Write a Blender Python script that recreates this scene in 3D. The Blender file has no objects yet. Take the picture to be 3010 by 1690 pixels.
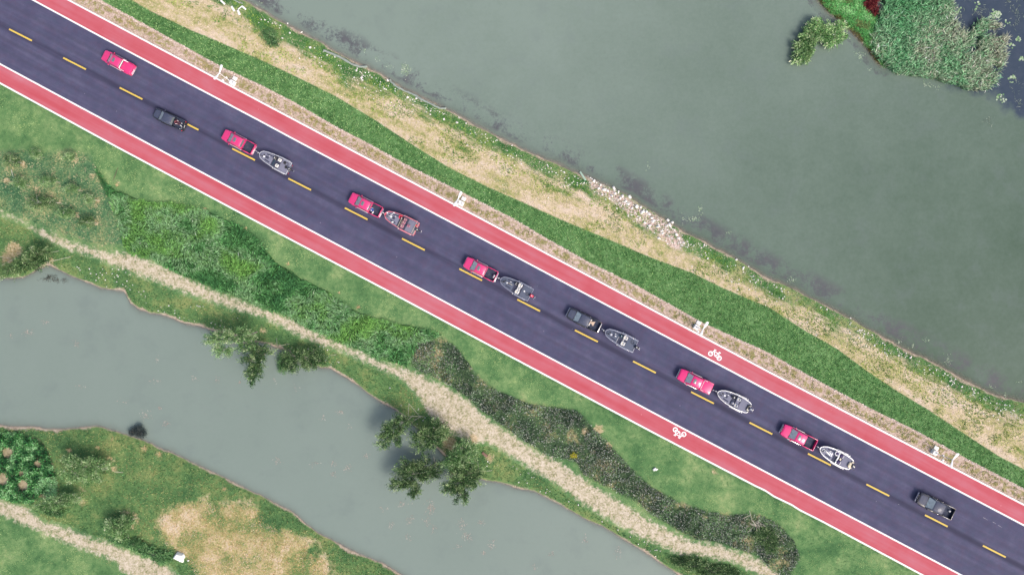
import bpy, bmesh, math, random
import numpy as np
from mathutils import Vector, Matrix

random.seed(7)
RNG = np.random.default_rng(7)
PI = math.pi
sc = bpy.context.scene
COL = sc.collection

# ------------------------------------------------------------------ camera / sky / sun / exposure
S = 0.055                      # metres per photograph pixel on the road plane
D = 2008.0 * S                 # flying height of the drone above the road
cam_d = bpy.data.cameras.new('camera')
cam_d.sensor_width = 36.0
cam_d.sensor_fit = 'HORIZONTAL'
cam_d.lens = 36.0 * 2008.0 / 3010.0
cam_d.clip_start = 0.5
cam_d.clip_end = 9000
cam = bpy.data.objects.new('camera', cam_d)
COL.objects.link(cam)
cam.location = (0, 0, D)
cam.rotation_euler = (0, 0, 0)
sc.camera = cam

SUN_EL, SUN_AZ = math.radians(48), math.radians(137)     # azimuth: compass bearing the light comes from
world = bpy.data.worlds.new('World')
sc.world = world
world.use_nodes = True
wn = world.node_tree
wn.nodes.clear()
sky = wn.nodes.new('ShaderNodeTexSky')
sky.sky_type = 'NISHITA'
sky.sun_disc = False
sky.sun_elevation = SUN_EL
sky.sun_rotation = SUN_AZ
sky.air_density = 1.0
sky.dust_density = 6.0
sky.ozone_density = 1.0
bg = wn.nodes.new('ShaderNodeBackground')
bg.inputs['Strength'].default_value = 0.15
wo = wn.nodes.new('ShaderNodeOutputWorld')
wn.links.new(sky.outputs[0], bg.inputs[0])
wn.links.new(bg.outputs[0], wo.inputs[0])

sun_d = bpy.data.lights.new('sun', 'SUN')
sun_d.energy = 1.2
sun_d.angle = math.radians(17)
sun_d.color = (1.0, 0.95, 0.9)
sun = bpy.data.objects.new('sun', sun_d)
COL.objects.link(sun)
sv = Vector((math.sin(SUN_AZ) * math.cos(SUN_EL), math.cos(SUN_AZ) * math.cos(SUN_EL), math.sin(SUN_EL)))
sun.rotation_euler = sv.to_track_quat('Z', 'Y').to_euler()
sun.location = (0, 0, 60)

sc.view_settings.view_transform = 'Standard'
sc.view_settings.look = 'None'
sc.view_settings.gamma = 1.0
sc.view_settings.use_curve_mapping = False
sc.view_settings.exposure = 0.0
EXPOSURE = 0.35
sc.view_settings.exposure = EXPOSURE
sc.cycles.max_bounces = 6
sc.cycles.transparent_max_bounces = 8
sc.cycles.use_denoising = True


# ------------------------------------------------------------------ small helpers
def P(px, py, z=0.0):
    """photograph pixel -> world point on the horizontal plane at height z"""
    k = S * (D - z) / D
    return Vector(((px - 1505.0) * k, -(py - 845.0) * k, z))


def lin(c):
    c = c / 255.0
    return c / 12.92 if c <= 0.04045 else ((c + 0.055) / 1.055) ** 2.4


def rgb(r, g, b, k=0.80):
    return (lin(r) * k, lin(g) * k, lin(b) * k)


def rgba(r, g, b, k=0.80):
    return rgb(r, g, b, k) + (1.0,)


def tag(o, label=None, cat=None, group=None, kind=None):
    if label: o['label'] = label
    if cat: o['category'] = cat
    if group: o['group'] = group
    if kind: o['kind'] = kind
    return o


def empty(name, loc, rz=0.0, scale=1.0):
    o = bpy.data.objects.new(name, None)
    COL.objects.link(o)
    o.location = loc
    o.rotation_euler = (0, 0, rz)
    o.scale = (scale,) * 3
    o.empty_display_size = 0.2
    return o


def copy_tree(o, parent=None):
    c = o.copy()
    COL.objects.link(c)
    c.parent = parent
    for ch in o.children:
        copy_tree(ch, c)
    return c


class NT:
    """terse node-tree writer"""
    def __init__(self, name):
        self.mat = bpy.data.materials.new(name)
        self.mat.use_nodes = True
        self.t = self.mat.node_tree
        self.t.nodes.clear()
        self.out = self.t.nodes.new('ShaderNodeOutputMaterial')

    def n(self, typ, **kw):
        nd = self.t.nodes.new(typ)
        for k, v in kw.items():
            setattr(nd, k, v)
        return nd

    def put(self, sock, v):
        if isinstance(v, bpy.types.NodeSocket):
            self.t.links.new(v, sock)
        elif isinstance(v, (tuple, list)):
            sock.default_value = tuple(v) + ((1.0,) if len(v) == 3 and sock.type == 'RGBA' else ())
        else:
            sock.default_value = v

    def m(self, op, a, b=None, c=None, clamp=False):
        nd = self.n('ShaderNodeMath', operation=op, use_clamp=clamp)
        self.put(nd.inputs[0], a)
        if b is not None: self.put(nd.inputs[1], b)
        if c is not None: self.put(nd.inputs[2], c)
        return nd.outputs[0]

    def mix(self, f, a, b, blend='MIX'):
        nd = self.n('ShaderNodeMix', data_type='RGBA', blend_type=blend)
        self.put(nd.inputs[0], f)
        self.put(nd.inputs[6], a)
        self.put(nd.inputs[7], b)
        return nd.outputs[2]

    def attr(self, name):
        return self.n('ShaderNodeAttribute', attribute_name=name).outputs['Fac']

    def noise(self, scale, detail=3.0, rough=0.55, vec=None, dist=0.0):
        nd = self.n('ShaderNodeTexNoise')
        nd.inputs['Scale'].default_value = scale
        nd.inputs['Detail'].default_value = detail
        nd.inputs['Roughness'].default_value = rough
        nd.inputs['Distortion'].default_value = dist
        if vec is not None: self.put(nd.inputs['Vector'], vec)
        return nd.outputs['Fac']

    def ramp(self, f, stops, interp='LINEAR'):
        nd = self.n('ShaderNodeValToRGB')
        r = nd.color_ramp
        r.interpolation = interp
        while len(r.elements) < len(stops):
            r.elements.new(0.5)
        for e, (p, c) in zip(r.elements, stops):
            e.position = p
            e.color = tuple(c[:3]) + (1.0,)
        self.put(nd.inputs[0], f)
        return nd.outputs[0]

    def sstep(self, v, lo, hi):
        nd = self.n('ShaderNodeMapRange', interpolation_type='SMOOTHSTEP')
        self.put(nd.inputs[0], v)
        nd.inputs[1].default_value = lo
        nd.inputs[2].default_value = hi
        return nd.outputs[0]

    def pos(self):
        return self.n('ShaderNodeNewGeometry').outputs['Position']

    def mapped(self, vec, scale=(1, 1, 1), rotz=0.0):
        nd = self.n('ShaderNodeMapping')
        nd.inputs['Scale'].default_value = scale
        nd.inputs['Rotation'].default_value = (0, 0, rotz)
        self.put(nd.inputs['Vector'], vec)
        return nd.outputs[0]

    def bsdf(self, color, rough=0.7, spec=0.3, metal=0.0, coat=0.0, normal=None, **kw):
        b = self.n('ShaderNodeBsdfPrincipled')
        self.put(b.inputs['Base Color'], color)
        self.put(b.inputs['Roughness'], rough)
        self.put(b.inputs['Specular IOR Level'], spec)
        self.put(b.inputs['Metallic'], metal)
        self.put(b.inputs['Coat Weight'], coat)
        b.inputs['Coat Roughness'].default_value = 0.06
        if normal is not None: self.put(b.inputs['Normal'], normal)
        for k, v in kw.items():
            self.put(b.inputs[k], v)
        return b.outputs[0]

    def bump(self, h, strength=0.3, dist=0.05):
        nd = self.n('ShaderNodeBump')
        nd.inputs['Strength'].default_value = strength
        nd.inputs['Distance'].default_value = dist
        self.put(nd.inputs['Height'], h)
        return nd.outputs[0]

    def done(self, shader):
        self.t.links.new(shader, self.out.inputs[0])
        return self.mat


MATS = {}


def paint(name, col, rough=0.4, spec=0.5, metal=0.0, coat=0.0, grime=0.12):
    """plain coloured material with fine wear / dust variation"""
    if name in MATS:
        return MATS[name]
    t = NT(name)
    p = t.n('ShaderNodeTexCoord').outputs['Object']
    n1 = t.noise(9.0, 4.0, 0.6, p)
    n2 = t.noise(1.6, 3.0, 0.6, p)
    f = t.m('MULTIPLY', t.sstep(t.m('ADD', t.m('MULTIPLY', n1, 0.5), t.m('MULTIPLY', n2, 0.5)), 0.45, 0.7), grime)
    dust = tuple(0.35 * c + 0.65 * d for c, d in zip(col, (0.34, 0.31, 0.27)))
    c = t.mix(f, col, dust)
    r = t.m('ADD', t.m('MULTIPLY', n1, 0.12), max(rough - 0.06, 0.02))
    MATS[name] = t.done(t.bsdf(c, r, spec, metal, coat))
    return MATS[name]


def glass_mat(name, col=(0.02, 0.025, 0.03)):
    if name in MATS: return MATS[name]
    t = NT(name)
    p = t.n('ShaderNodeTexCoord').outputs['Object']
    n = t.noise(2.5, 2.0, 0.5, p)
    MATS[name] = t.done(t.bsdf(t.mix(n, col, tuple(c * 2.2 for c in col)), 0.06, 0.8, 0.0, 0.6))
    return MATS[name]


class MB:
    """collects shapes and links them as one mesh object"""
    def __init__(self):
        self.v, self.f = [], []

    def add(self, vs, fs):
        o = len(self.v)
        self.v += [tuple(x) for x in vs]
        self.f += [tuple(i + o for i in f) for f in fs]
        return self

    def box(self, c, s, taper=(1, 1), rz=0.0, shear=(0, 0), ry=0.0):
        """taper scales the top face in x, y; shear slides it"""
        hx, hy, hz = s[0] / 2, s[1] / 2, s[2] / 2
        vs = []
        for z, tx, ty, ox, oy in ((-hz, 1, 1, 0, 0), (hz, taper[0], taper[1], shear[0], shear[1])):
            for x, y in ((-hx, -hy), (hx, -hy), (hx, hy), (-hx, hy)):
                vs.append(Vector((x * tx + ox, y * ty + oy, z)))
        M = Matrix.Translation(c) @ Matrix.Rotation(rz, 4, 'Z') @ Matrix.Rotation(ry, 4, 'Y')
        vs = [M @ v for v in vs]
        return self.add(vs, [(0, 3, 2, 1), (4, 5, 6, 7), (0, 1, 5, 4), (1, 2, 6, 5), (2, 3, 7, 6), (3, 0, 4, 7)])

    def loft(self, rings, cap=True, closed=True):
        n = len(rings[0])
        vs = [p for r in rings for p in r]
        fs = []
        for i in range(len(rings) - 1):
            for j in range(n if closed else n - 1):
                a, b = i * n + j, i * n + (j + 1) % n
                fs.append((a, b, b + n, a + n))
        if cap and closed:
            fs.append(tuple(range(n - 1, -1, -1)))
            fs.append(tuple((len(rings) - 1) * n + k for k in range(n)))
        return self.add(vs, fs)

    def tube(self, pts, radii, n=6):
        pts = [Vector(p) for p in pts]
        if not isinstance(radii, (list, tuple)): radii = [radii] * len(pts)
        rings = []
        for i, p in enumerate(pts):
            d = (pts[min(i + 1, len(pts) - 1)] - pts[max(i - 1, 0)])
            d = d.normalized() if d.length > 1e-9 else Vector((0, 0, 1))
            a = d.cross(Vector((0, 0, 1)) if abs(d.z) < 0.9 else Vector((1, 0, 0))).normalized()
            b = d.cross(a)
            rings.append([p + (a * math.cos(2 * PI * k / n) + b * math.sin(2 * PI * k / n)) * radii[i] for k in range(n)])
        return self.loft(rings)

    def disc(self, c, r, h, n=16, r2=None, sx=1.0, sy=1.0):
        r2 = r if r2 is None else r2
        a = [Vector((c[0] + r * sx * math.cos(2 * PI * k / n), c[1] + r * sy * math.sin(2 * PI * k / n), c[2])) for k in range(n)]
        b = [Vector((c[0] + r2 * sx * math.cos(2 * PI * k / n), c[1] + r2 * sy * math.sin(2 * PI * k / n), c[2] + h)) for k in range(n)]
        return self.loft([a, b])

    def wheel(self, c, r, w, n=20):
        rings = []
        for dy, rr in ((-w / 2, r * 0.86), (-w * 0.38, r), (w * 0.38, r), (w / 2, r * 0.86)):
            rings.append([Vector((c[0] + rr * math.cos(2 * PI * k / n), c[1] + dy, c[2] + rr * math.sin(2 * PI * k / n))) for k in range(n)])
        return self.loft(rings)

    def torus(self, c, R, r, n=20, m=6, tilt=0.0):
        vs, fs = [], []
        M = Matrix.Translation(c) @ Matrix.Rotation(tilt, 4, 'Y')
        for i in range(n):
            a = 2 * PI * i / n
            for j in range(m):
                b = 2 * PI * j / m
                vs.append(M @ Vector(((R + r * math.cos(b)) * math.cos(a), (R + r * math.cos(b)) * math.sin(a), r * math.sin(b))))
        for i in range(n):
            for j in range(m):
                fs.append((i * m + j, ((i + 1) % n) * m + j, ((i + 1) % n) * m + (j + 1) % m, i * m + (j + 1) % m))
        return self.add(vs, fs)

    def blob(self, c, s, n=10, m=6, sq=1.0, rz=0.0):
        """ellipsoid; sq<1 squares it off into a cushion"""
        def p(x): return math.copysign(abs(x) ** sq, x)
        rings = []
        R = Matrix.Rotation(rz, 3, 'Z')
        for i in range(m + 1):
            a = -PI / 2 + PI * i / m
            cz, rr = p(math.sin(a)), max(p(math.cos(a)), 0.02)
            rings.append([Vector(c) + R @ Vector((s[0] * rr * p(math.cos(2 * PI * k / n)), s[1] * rr * p(math.sin(2 * PI * k / n)), s[2] * cz)) for k in range(n)])
        return self.loft(rings)

    def prism(self, poly, z0, z1, inset=0.0):
        n = len(poly)
        cx = sum(p[0] for p in poly) / n
        cy = sum(p[1] for p in poly) / n
        a = [Vector((x, y, z0)) for x, y in poly]
        b = [Vector((x + (cx - x) * inset, y + (cy - y) * inset, z1)) for x, y in poly]
        return self.loft([a, b])

    def build(self, name, mat, parent=None, bevel=0.0, smooth=True, angle=35, seg=2):
        me = bpy.data.meshes.new(name)
        me.from_pydata([tuple(v) for v in self.v], [], self.f)
        bm = bmesh.new()
        bm.from_mesh(me)
        bmesh.ops.recalc_face_normals(bm, faces=bm.faces)
        if bevel > 0:
            es = [e for e in bm.edges if len(e.link_faces) == 2 and e.calc_face_angle(0) > math.radians(30)]
            bmesh.ops.bevel(bm, geom=es, offset=bevel, segments=seg, profile=0.5, affect='EDGES', clamp_overlap=True)
        bm.to_mesh(me)
        bm.free()
        if smooth:
            me.polygons.foreach_set('use_smooth', np.ones(len(me.polygons), dtype=bool))
            me.set_sharp_from_angle(angle=math.radians(angle))
        me.materials.append(mat)
        o = bpy.data.objects.new(name, me)
        COL.objects.link(o)
        o.parent = parent
        return o


# ------------------------------------------------------------------ numpy value noise
def _h(ix, iy, seed):
    n = (ix.astype(np.int64) * 374761393 + iy.astype(np.int64) * 668265263 + seed * 1442695041) & 0xffffffff
    n = ((n ^ (n >> 13)) * 1274126177) & 0xffffffff
    return ((n ^ (n >> 16)) & 0xffff) / 65535.0


def vn(x, y, seed=0):
    ix, iy = np.floor(x), np.floor(y)
    fx, fy = x - ix, y - iy
    fx, fy = fx * fx * (3 - 2 * fx), fy * fy * (3 - 2 * fy)
    a, b = _h(ix, iy, seed), _h(ix + 1, iy, seed)
    c, d = _h(ix, iy + 1, seed), _h(ix + 1, iy + 1, seed)
    return (a * (1 - fx) + b * fx) * (1 - fy) + (c * (1 - fx) + d * fx) * fy


def fbm(x, y, seed=0, oct=3):
    s = t = 0.0
    a = 1.0
    for i in range(oct):
        s = s + a * vn(x * 2 ** i, y * 2 ** i, seed + i * 17)
        t += a
        a *= 0.55
    return s / t


# ------------------------------------------------------------------ lines of the place, traced along the road (photo pixels)
SL = 0.5305                                   # slope of the road across the picture


def line(pts):
    pts = [(pts[0][0] - 60000, pts[0][1] - 60000 * SL)] + list(pts) + [(pts[-1][0] + 60000, pts[-1][1] + 60000 * SL)]
    xs = np.array([p[0] for p in pts], float)
    ys = np.array([p[1] for p in pts], float)
    return lambda x: np.interp(x, xs, ys)


up_in_pts = [(95, 0), (336, 130), (760, 354), (881, 419), (1510, 751), (1675, 839), (2260, 1149), (2471, 1260), (3010, 1543)]
up_out_pts = [(199, 0), (760, 297), (992, 420), (1510, 694), (1785, 840), (2260, 1093), (2581, 1260), (3010, 1483)]
lo_in_pts = [(0, 189), (449, 430), (750, 591), (1238, 850), (1500, 990), (2029, 1270), (2250, 1386), (2827, 1690)]
lo_out_pts = [(0, 245), (339, 430), (750, 649), (1131, 850), (1500, 1047), (1919, 1270), (2220, 1427), (2250, 1441), (2275, 1458),
              (2330, 1484), (2345, 1495), (2420, 1533), (2714, 1690)]
yUI, yUO, yLI, yLO = line(up_in_pts), line(up_out_pts), line(lo_in_pts), line(lo_out_pts)

strip_lo = line([(293, 0), (386, 50), (505, 116), (654, 199), (760, 247), (869, 303), (988, 373), (1080, 420), (1196, 485), (1353, 563),
                 (1510, 643), (1619, 708), (1738, 774), (1877, 842), (2065, 948), (2260, 1037), (2428, 1131), (2547, 1194), (2687, 1262),
                 (2845, 1349), (3010, 1435)])
strip_hi = line([(383, 0), (446, 36), (565, 92), (624, 116), (760, 175), (869, 226), (988, 285), (1107, 357), (1205, 422), (1315, 491),
                 (1434, 551), (1510, 584), (1648, 646), (1797, 708), (1916, 759), (2035, 803), (2120, 845), (2199, 879), (2260, 904),
                 (2369, 974), (2458, 1024), (2547, 1090), (2636, 1149), (2726, 1203), (2815, 1262), (2934, 1340), (3010, 1379)])
shore = line([(714, 0), (750, 22), (809, 56), (899, 104), (988, 155), (1080, 199), (1136, 232), (1226, 282), (1309, 321), (1404, 374),
              (1510, 426), (1589, 464), (1708, 515), (1767, 539), (1857, 586), (1946, 640), (2005, 679), (2095, 726), (2184, 777),
              (2260, 821), (2303, 838), (2369, 870), (2488, 932), (2607, 1000), (2726, 1060), (2815, 1107), (2904, 1155), (2993, 1182), (3010, 1186)])
bank_up = line([(0, 815), (71, 815), (110, 790), (143, 777), (208, 809), (268, 833), (297, 846), (366, 852), (381, 885), (410, 908), (476, 923),
                (550, 950), (610, 962), (639, 974), (700, 985), (750, 1000), (780, 1008), (850, 1030), (943, 1078), (970, 1078), (1003, 1099), (1047, 1128),
                (1092, 1161), (1136, 1188), (1172, 1209), (1226, 1256), (1285, 1312), (1310, 1340), (1322, 1388), (1428, 1409), (1478, 1417),
                (1510, 1428), (1574, 1444), (1634, 1474), (1708, 1516), (1767, 1542), (1812, 1569), (1886, 1614), (1946, 1655), (2000, 1690)])
bank_lo = line([(0, 1252), (89, 1256), (178, 1265), (253, 1256), (297, 1256), (327, 1266), (386, 1284), (446, 1307), (520, 1340), (595, 1376),
                (684, 1417), (760, 1456), (809, 1480), (869, 1513), (928, 1566), (1003, 1605), (1077, 1637), (1151, 1670), (1178, 1690)])
straw_hi = line([(0, 612), (74, 645), (208, 700), (300, 728), (386, 738), (476, 771), (565, 815), (639, 850), (750, 890), (854, 929), (928, 968),
                 (1017, 1006), (1107, 1048), (1190, 1075), (1241, 1093), (1330, 1137), (1374, 1167), (1419, 1209), (1464, 1241), (1500, 1263),
                 (1574, 1316), (1640, 1345), (1700, 1385), (1760, 1425), (1850, 1480), (1916, 1520), (1990, 1560), (2035, 1581), (2109, 1590),
                 (2169, 1611), (2228, 1632), (2310, 1690)])
straw_lo = line([(0, 640), (74, 667), (119, 705), (208, 744), (253, 756), (327, 789), (401, 815), (491, 850), (550, 873), (624, 896), (684, 917),
                 (760, 938), (809, 959), (899, 1006), (988, 1036), (1047, 1060), (1122, 1096), (1181, 1125), (1208, 1152), (1241, 1191), (1255, 1226),
                 (1315, 1278), (1374, 1305), (1434, 1312), (1478, 1334), (1500, 1352), (1559, 1385), (1625, 1426), (1708, 1486), (1782, 1533),
                 (1857, 1575), (1916, 1602), (1990, 1637), (2065, 1643), (2154, 1661), (2213, 1690)])
path2_hi = line([(0, 1462), (74, 1480), (125, 1522), (208, 1545), (268, 1572), (327, 1584), (386, 1614), (446, 1632), (490, 1650), (530, 1690)])
path2_lo = line([(0, 1522), (89, 1560), (178, 1599), (268, 1632), (342, 1661), (357, 1690)])

TALL = [(279, 500), (312, 539), (342, 563), (386, 580), (431, 601), (505, 603), (565, 613), (639, 634), (699, 667), (760, 713), (809, 771),
        (884, 821), (958, 855), (1003, 890), (1047, 917), (1136, 950), (1226, 962), (1294, 989), (1226, 1003), (1208, 1048), (1190, 1075),
        (1107, 1048), (1017, 1006), (928, 968), (854, 929), (780, 902), (750, 890), (639, 850), (565, 815), (476, 771), (386, 738), (363, 717),
        (351, 673), (348, 652), (327, 586)]
SHRUB = [(1211, 1033), (1223, 1006), (1300, 993), (1342, 1021), (1362, 1048), (1389, 1087), (1422, 1119), (1464, 1149), (1510, 1167), (1559, 1188),
         (1634, 1197), (1693, 1206), (1720, 1229), (1753, 1265), (1797, 1313), (1824, 1343), (1866, 1388), (1916, 1432), (1990, 1471), (2065, 1498),
         (2139, 1513), (2214, 1507), (2260, 1525), (2294, 1545), (2333, 1590), (2351, 1640), (2324, 1682), (2310, 1720), (2228, 1632), (2169, 1611),
         (2109, 1590), (2035, 1581), (1976, 1545), (1916, 1513), (1872, 1474), (1812, 1444), (1753, 1414), (1714, 1394), (1693, 1355), (1604, 1337),
         (1574, 1316), (1524, 1284), (1464, 1241), (1419, 1209), (1374, 1167), (1330, 1137), (1285, 1113), (1241, 1093), (1208, 1072)]
WEEDY = [(-700, 60), (-200, 330), (0, 448), (60, 440), (130, 455), (200, 440), (262, 455), (285, 500), (327, 586), (348, 652), (363, 717), (300, 726), (208, 698), (74, 645),
         (0, 612), (-700, 240)]
TAN = [(488, 1510), (529, 1483), (595, 1474), (654, 1486), (696, 1480), (760, 1498), (780, 1536), (824, 1554), (878, 1572), (908, 1587), (905, 1626),
       (958, 1641), (976, 1700), (1000, 1800), (600, 1800), (575, 1690), (550, 1646), (505, 1611), (479, 1590), (467, 1551)]
HEDGE = [(-400, 1150), (0, 1272), (62, 1269), (71, 1281), (113, 1290), (134, 1313), (149, 1346), (160, 1379), (169, 1420), (172, 1453), (143, 1465), (113, 1459),
         (98, 1480), (45, 1474), (0, 1459), (-400, 1330)]
ISLE = [(2380, -60), (2404, 0), (2440, 39), (2482, 71), (2517, 107), (2547, 140), (2580, 185), (2600, 195), (2625, 160), (2600, 110), (2580, 60), (2565, 20), (2560, -60)]
REED = [(2560, -60), (2580, 60), (2555, 110), (2560, 160), (2592, 192), (2636, 220), (2711, 228), (2785, 246), (2844, 266), (2904, 264), (2919, 223), (2940, 190),
        (2938, 150), (2949, 98), (2919, 74), (2860, 66), (2850, 110), (2815, 105), (2785, 53), (2790, 22), (2765, 0), (2750, -60)]
POND = [(2770, -400), (2785, 20), (2800, 100), (2760, 200), (2790, 262), (2860, 275), (2920, 280), (2965, 320), (3010, 350), (3060, 380), (3500, 520), (3500, -400)]
STONY = [(1730, 520), (1780, 545), (1857, 590), (1946, 644), (2005, 684), (2010, 720), (1985, 735), (1950, 700), (1900, 672), (1850, 635), (1800, 590), (1740, 560)]


PITS = [(67, 483, 13), (221, 470, 12), (18, 506, 6), (19, 531, 12), (271, 517, 10), (347, 537, 7), (105, 553, 9), (112, 567, 10), (174, 592, 10), (286, 591, 13), (227, 632, 11), (282, 652, 12),
        (164, 535, 7), (0, 452, 8), (234, 558, 9), (40, 735, 26), (20, 760, 20), (150, 765, 10), (772, 972, 11), (1322, 1300, 24), (1345, 1318, 16), (1390, 1290, 16), (1440, 1345, 14), (1300, 1330, 12),
        (335, 1378, 11), (330, 1350, 8), (242, 1438, 9), (240, 1476, 11), (375, 1504, 9), (398, 1512, 9), (402, 1530, 9), (388, 1548, 9), (360, 1508, 7), (1760, 1262, 16), (1720, 1268, 12), (1790, 1310, 12),
        (1745, 1325, 9), (2185, 1535, 9), (2230, 1520, 9), (2160, 1600, 10), (2070, 1520, 9), (1960, 1490, 9), (2299, 1585, 7), (2100, 1385, 10)]


def pits(px, py):
    r = np.full(px.shape, -50.0)
    for a, c, q in PITS:
        r = np.maximum(r, q - np.hypot(px - a, py - c))
    return r


def sdp(px, py, poly):
    """signed distance in pixels, positive inside"""
    d2 = np.full(px.shape, 1e18)
    ins = np.zeros(px.shape, bool)
    n = len(poly)
    for i in range(n):
        ax, ay = poly[i]
        bx, by = poly[(i + 1) % n]
        ex, ey = bx - ax, by - ay
        wx, wy = px - ax, py - ay
        t = np.clip((wx * ex + wy * ey) / (ex * ex + ey * ey), 0, 1)
        dx, dy = wx - ex * t, wy - ey * t
        d2 = np.minimum(d2, dx * dx + dy * dy)
        if ay != by:
            c = ((ay > py) != (by > py)) & (px < ex * (py - ay) / ey + ax)
            ins ^= c
    return np.where(ins, 1, -1) * np.sqrt(d2)


CS = 0.883
WZ = -1.3           # water level
def lakeside(px, py):
    return (py - shore(px)) * CS          # >0 on land


def fields(px, py):
    """distances (pixels) to every border of the ground cover, >0 inside"""
    f = {}
    f['road_u'] = (yUO(px) - py) * CS     # >0 beyond the upper kerb
    f['road_l'] = (py - yLO(px)) * CS     # >0 beyond the lower kerb
    f['shore'] = (py - shore(px)) * CS    # >0 on the land side of the lake
    wob = (fbm(px / 34.0, py / 34.0, 5) - 0.5) * 14
    f['shore'] = f['shore'] + wob * 0.7
    f['strip'] = np.minimum((py - strip_hi(px)) * CS, (strip_lo(px) - py) * CS)
    f['verge'] = np.minimum((py - strip_lo(px)) * CS, (yUO(px) - py) * CS)
    f['dry'] = np.minimum((py - shore(px)) * CS, (strip_hi(px) - py) * CS)
    f['bank_u'] = (bank_up(px) - py) * CS + wob * 0.5
    f['bank_l'] = (py - bank_lo(px)) * CS + wob * 0.5
    f['straw'] = np.maximum(np.minimum((py - straw_hi(px)) * CS, (straw_lo(px) - py) * CS),
                            np.minimum((py - path2_hi(px)) * CS, (path2_lo(px) - py) * CS))
    f['lowgreen'] = (py - straw_lo(px)) * CS
    return f


def height(px, py, f=None):
    f = f or fields(px, py)
    isl = sdp(px, py, ISLE)
    und = (fbm(px / 60.0, py / 60.0, 3) - 0.5) * 0.14
    # lake side
    u, s = f['road_u'], f['shore']
    t = np.clip(s / np.maximum(s + np.maximum(u, 0.1), 1.0), 0, 1)
    zl = WZ + 0.04 + (-0.10 - WZ - 0.04) * (1 - (1 - t) ** 1.7) + und * np.clip(s / 30, 0, 1) * np.clip(u / 30, 0, 1)
    zb = WZ - np.minimum(0.016 * -s + 0.00009 * s * s, 2.2)
    zU = np.where(s > 0, zl, np.minimum(zb, WZ + 0.04))
    zi = WZ + np.minimum(isl * 0.02, 0.5)
    zU = np.where((s < 0) & (isl > -30), np.maximum(zU, zi), zU)
    # stream side
    v, b = f['road_l'], f['bank_u']
    t = np.clip(b / np.maximum(b + np.maximum(v, 0.1), 1.0), 0, 1)
    z1 = WZ + 0.05 + (-0.10 - WZ - 0.05) * (1 - (1 - t) ** 1.5) + und * np.clip(b / 30, 0, 1) * np.clip(v / 30, 0, 1)
    c = f['bank_l']
    z2 = WZ + 0.05 + 1.0 * (1 - np.exp(-np.maximum(c, 0) / 90.0)) + und * np.clip(c / 30, 0, 1)
    w = np.minimum(-b, -c)                       # distance into the stream
    z3 = WZ - np.minimum(0.014 * w + 0.00009 * w * w, 1.8)
    zL = np.where(b > 0, z1, np.where(c > 0, z2, np.minimum(z3, WZ + 0.05)))
    mid = (yUI(px) + yLI(px)) / 2
    z = np.where(py < mid, zU, zL)
    r = np.maximum(u, v)                         # <0 under the carriageway
    z = np.where(r < 5, np.minimum(z, -0.34 + 0.26 * np.clip(r / 5, 0, 1)), z)
    return z


def height1(px, py):
    return float(height(np.array([float(px)]), np.array([float(py)]))[0])


def G(px, py, dz=0.0):
    z = height1(px, py)
    p = P(px, py, z)
    p.z += dz
    return p


# ------------------------------------------------------------------ the ground: one sheet out to the horizon
def axis(lo, hi, step):
    a = np.arange(lo, hi + step, step)
    g = np.cumsum(step * 1.22 ** np.arange(1, 40))
    g = g[g < 62000]
    return np.concatenate([(lo - g)[::-1], a, a[-1] + g])


gx = axis(-260, 3270, 7.0)
gy = axis(-260, 1950, 7.0)
NX, NY = len(gx), len(gy)
GX, GY = np.meshgrid(gx, gy)
gpx, gpy = GX.ravel(), GY.ravel()
FF = fields(gpx, gpy)
GZ = height(gpx, gpy, FF)


def world_xyz(px, py, z):
    k = S * (D - z) / D
    return np.stack([(px - 1505.0) * k, -(py - 845.0) * k, z], 1)


def grid_mesh(name, xyz, keep=None):
    idx = np.arange(NX * NY).reshape(NY, NX)
    a = idx[:-1, :-1].ravel(); b = idx[:-1, 1:].ravel(); c = idx[1:, 1:].ravel(); d = idx[1:, :-1].ravel()
    q = np.stack([a, d, c, b], 1)                   # y runs down the photograph: this winding faces up
    used = None
    if keep is not None:
        q = q[keep[q].any(1)]
        used = np.unique(q)
        remap = np.zeros(NX * NY, np.int64)
        remap[used] = np.arange(len(used))
        q = remap[q]
        xyz = xyz[used]
    me = bpy.data.meshes.new(name)
    me.vertices.add(len(xyz))
    me.vertices.foreach_set('co', xyz.astype(np.float32).ravel())
    me.loops.add(q.size)
    me.loops.foreach_set('vertex_index', q.astype(np.int32).ravel())
    me.polygons.add(len(q))
    me.polygons.foreach_set('loop_start', np.arange(0, q.size, 4, dtype=np.int32))
    me.polygons.foreach_set('use_smooth', np.ones(len(q), bool))
    me.update(calc_edges=True)
    me.validate()
    return me, used


def add_attr(me, name, arr):
    a = me.attributes.new(name, 'FLOAT', 'POINT')
    a.data.foreach_set('value', np.asarray(arr, np.float32))


ROADROT0 = math.atan(SL)


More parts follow.
